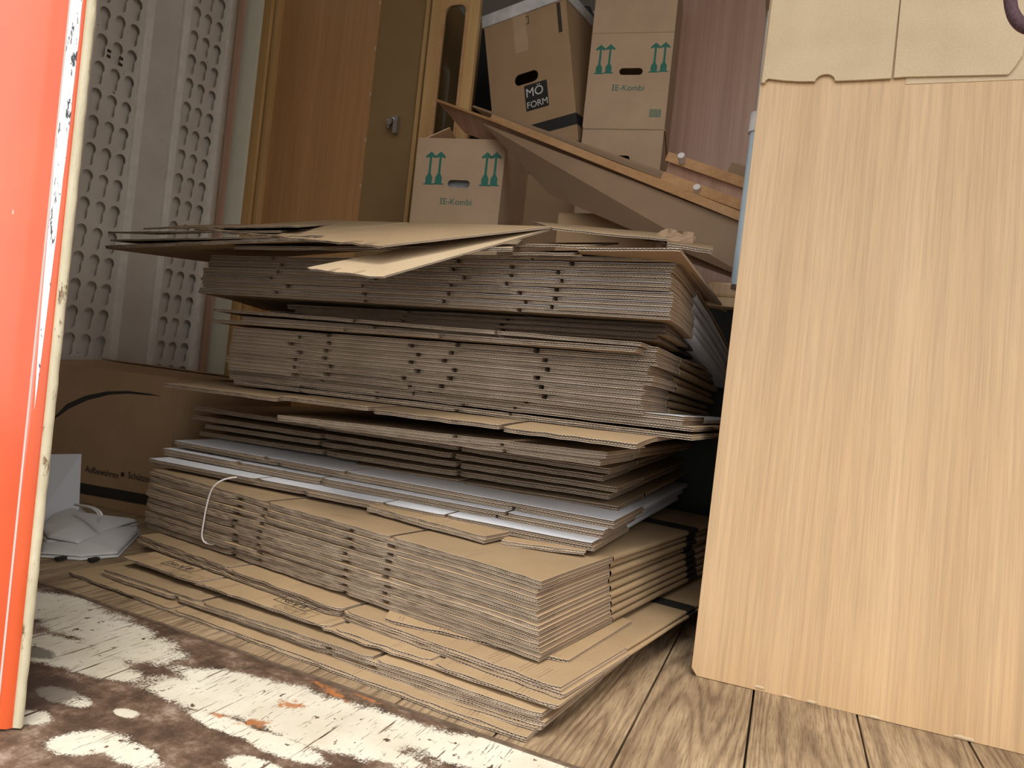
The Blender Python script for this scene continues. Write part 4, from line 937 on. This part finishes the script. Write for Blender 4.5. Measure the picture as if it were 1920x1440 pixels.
xa, xb = float(oz(1295, 1265, 0)[0]), 1.25; yp = float(oz(1295, 1265, 0)[1])
def panel_mesh():
    bm = bmesh.new(); z1 = 1.615
    P = [(xa+.012, 0.0), (xb, 0.0), (xb, z1), (xa+.008, z1), (xa, z1-.006), (xa, .014)]
    f = [bm.verts.new((a, yp+LEAN*b_, b_)) for a, b_ in P]; g = [bm.verts.new((a, yp+.019+LEAN*b_, b_)) for a, b_ in P]
    bm.faces.new(f[::-1]); bm.faces.new(g)
    for i in range(len(P)): j = (i+1) % len(P); bm.faces.new((f[i], f[j], g[j], g[i]))
    return bm
o = bm_obj('beech_panel', panel_mesh(), K['beech'], None, .0012); tag(rebase(o), 'large light beech laminate panel standing upright at the right, lower edge chipped', 'panel')
bpnl = o
for i, (px, py) in enumerate(((1130+295, 1292), (1477, 1309), (1522, 1319), (1640, 1348), (1800, 1385), (1815, 1389))):
    rng = random.Random(i); bm = bmesh.new(); p = oy(px, py-3, yp-.001)
    bmesh.ops.create_icosphere(bm, subdivisions=2, radius=1)
    for v in bm.verts: v.co = Vector((v.co.x*.011*rng.uniform(.6, 1.2), v.co.y*.0012, v.co.z*.003*rng.uniform(.5, 1.3)))+Vector((float(p[0]), yp-.0003, max(.002, float(p[2]))))
    c_ = bm_obj('chip', bm, flat('raw_chipboard', (.62, .47, .30), .9), None); 
    for v in c_.data.vertices: v.co = v.co-bpnl.location
    c_.parent = bpnl
# draped flattened carton over the panel top
yq = yp+LEAN*1.3-.014
dc = thing('draped_carton', 'tan flattened carton draped over the top of the beech panel, with a round notch', 'flattened carton', (xa, yp+LEAN*1.2-.0085, 1.2), rot=(-math.atan(LEAN), 0, 0))
def o2(px, py): p = oy(px, py, yq); return (float(p[0])-xa, float(p[2])-1.2)
nt_ = [o2(1530+22*0, 148)]
outl = [o2(1432, 150), o2(1440, 142), o2(1470, 146), o2(1500, 148), o2(1527, 148)]
cxn, czn = o2(1547, 148)
rn = abs(o2(1566, 148)[0]-cxn)
outl += [(cxn+rn*math.cos(math.radians(180-18*i)), czn+rn*.85*math.sin(math.radians(180-18*i))) for i in range(11)]
outl += [o2(1572, 147), o2(1620, 145), o2(1672, 142)]
zt_ = .44
left = outl+[(o2(1677, 141)[0], zt_), (o2(1432, 150)[0]+.0, zt_)]
prism_xz('left_panel', left, 0, .005, K['kraft3'], dc)
rp = [o2(1677, 141), o2(1700, 139), o2(1893, 135), o2(1907, 118), o2(1921, 96), (o2(1921, 96)[0]+.02, zt_), (o2(1678.5, 141)[0], zt_)]
prism_xz('right_panel', rp, .0005, .005, K['kraft3'], dc)
rp2 = [o2(1700, 151), o2(1935, 141), (o2(1935, 141)[0], zt_), (o2(1700, 151)[0], zt_)]
prism_xz('inner_panel', rp2, .007, .004, K['kraft3'], dc)
box('top_panel', (-.02, 0, zt_-.012), (.6, .30, zt_-.006), K['kraft3'], dc)
bm = bmesh.new(); a = o2(1432, 150)
o = tube('folded_edge', [(a[0]-.002, .004, a[1]-.001), (a[0]-.001, .004, .15), (a[0]+.001, .004, zt_)], .0055, K['kraft3'], dc)
# dark pinkish strap in the top right corner
P = [oy(1893, -20, 1.40), oy(1894, 10, 1.38), oy(1903, 36, 1.36), oy(1925, 55, 1.35), oy(1960, 60, 1.35)]
tag(rebase(tube('woven_strap', P, .010, flat('dark_pink_weave', (.10, .045, .055), .8, 0, .6, 200))), 'dark pinkish woven strap at the top right corner', 'strap')
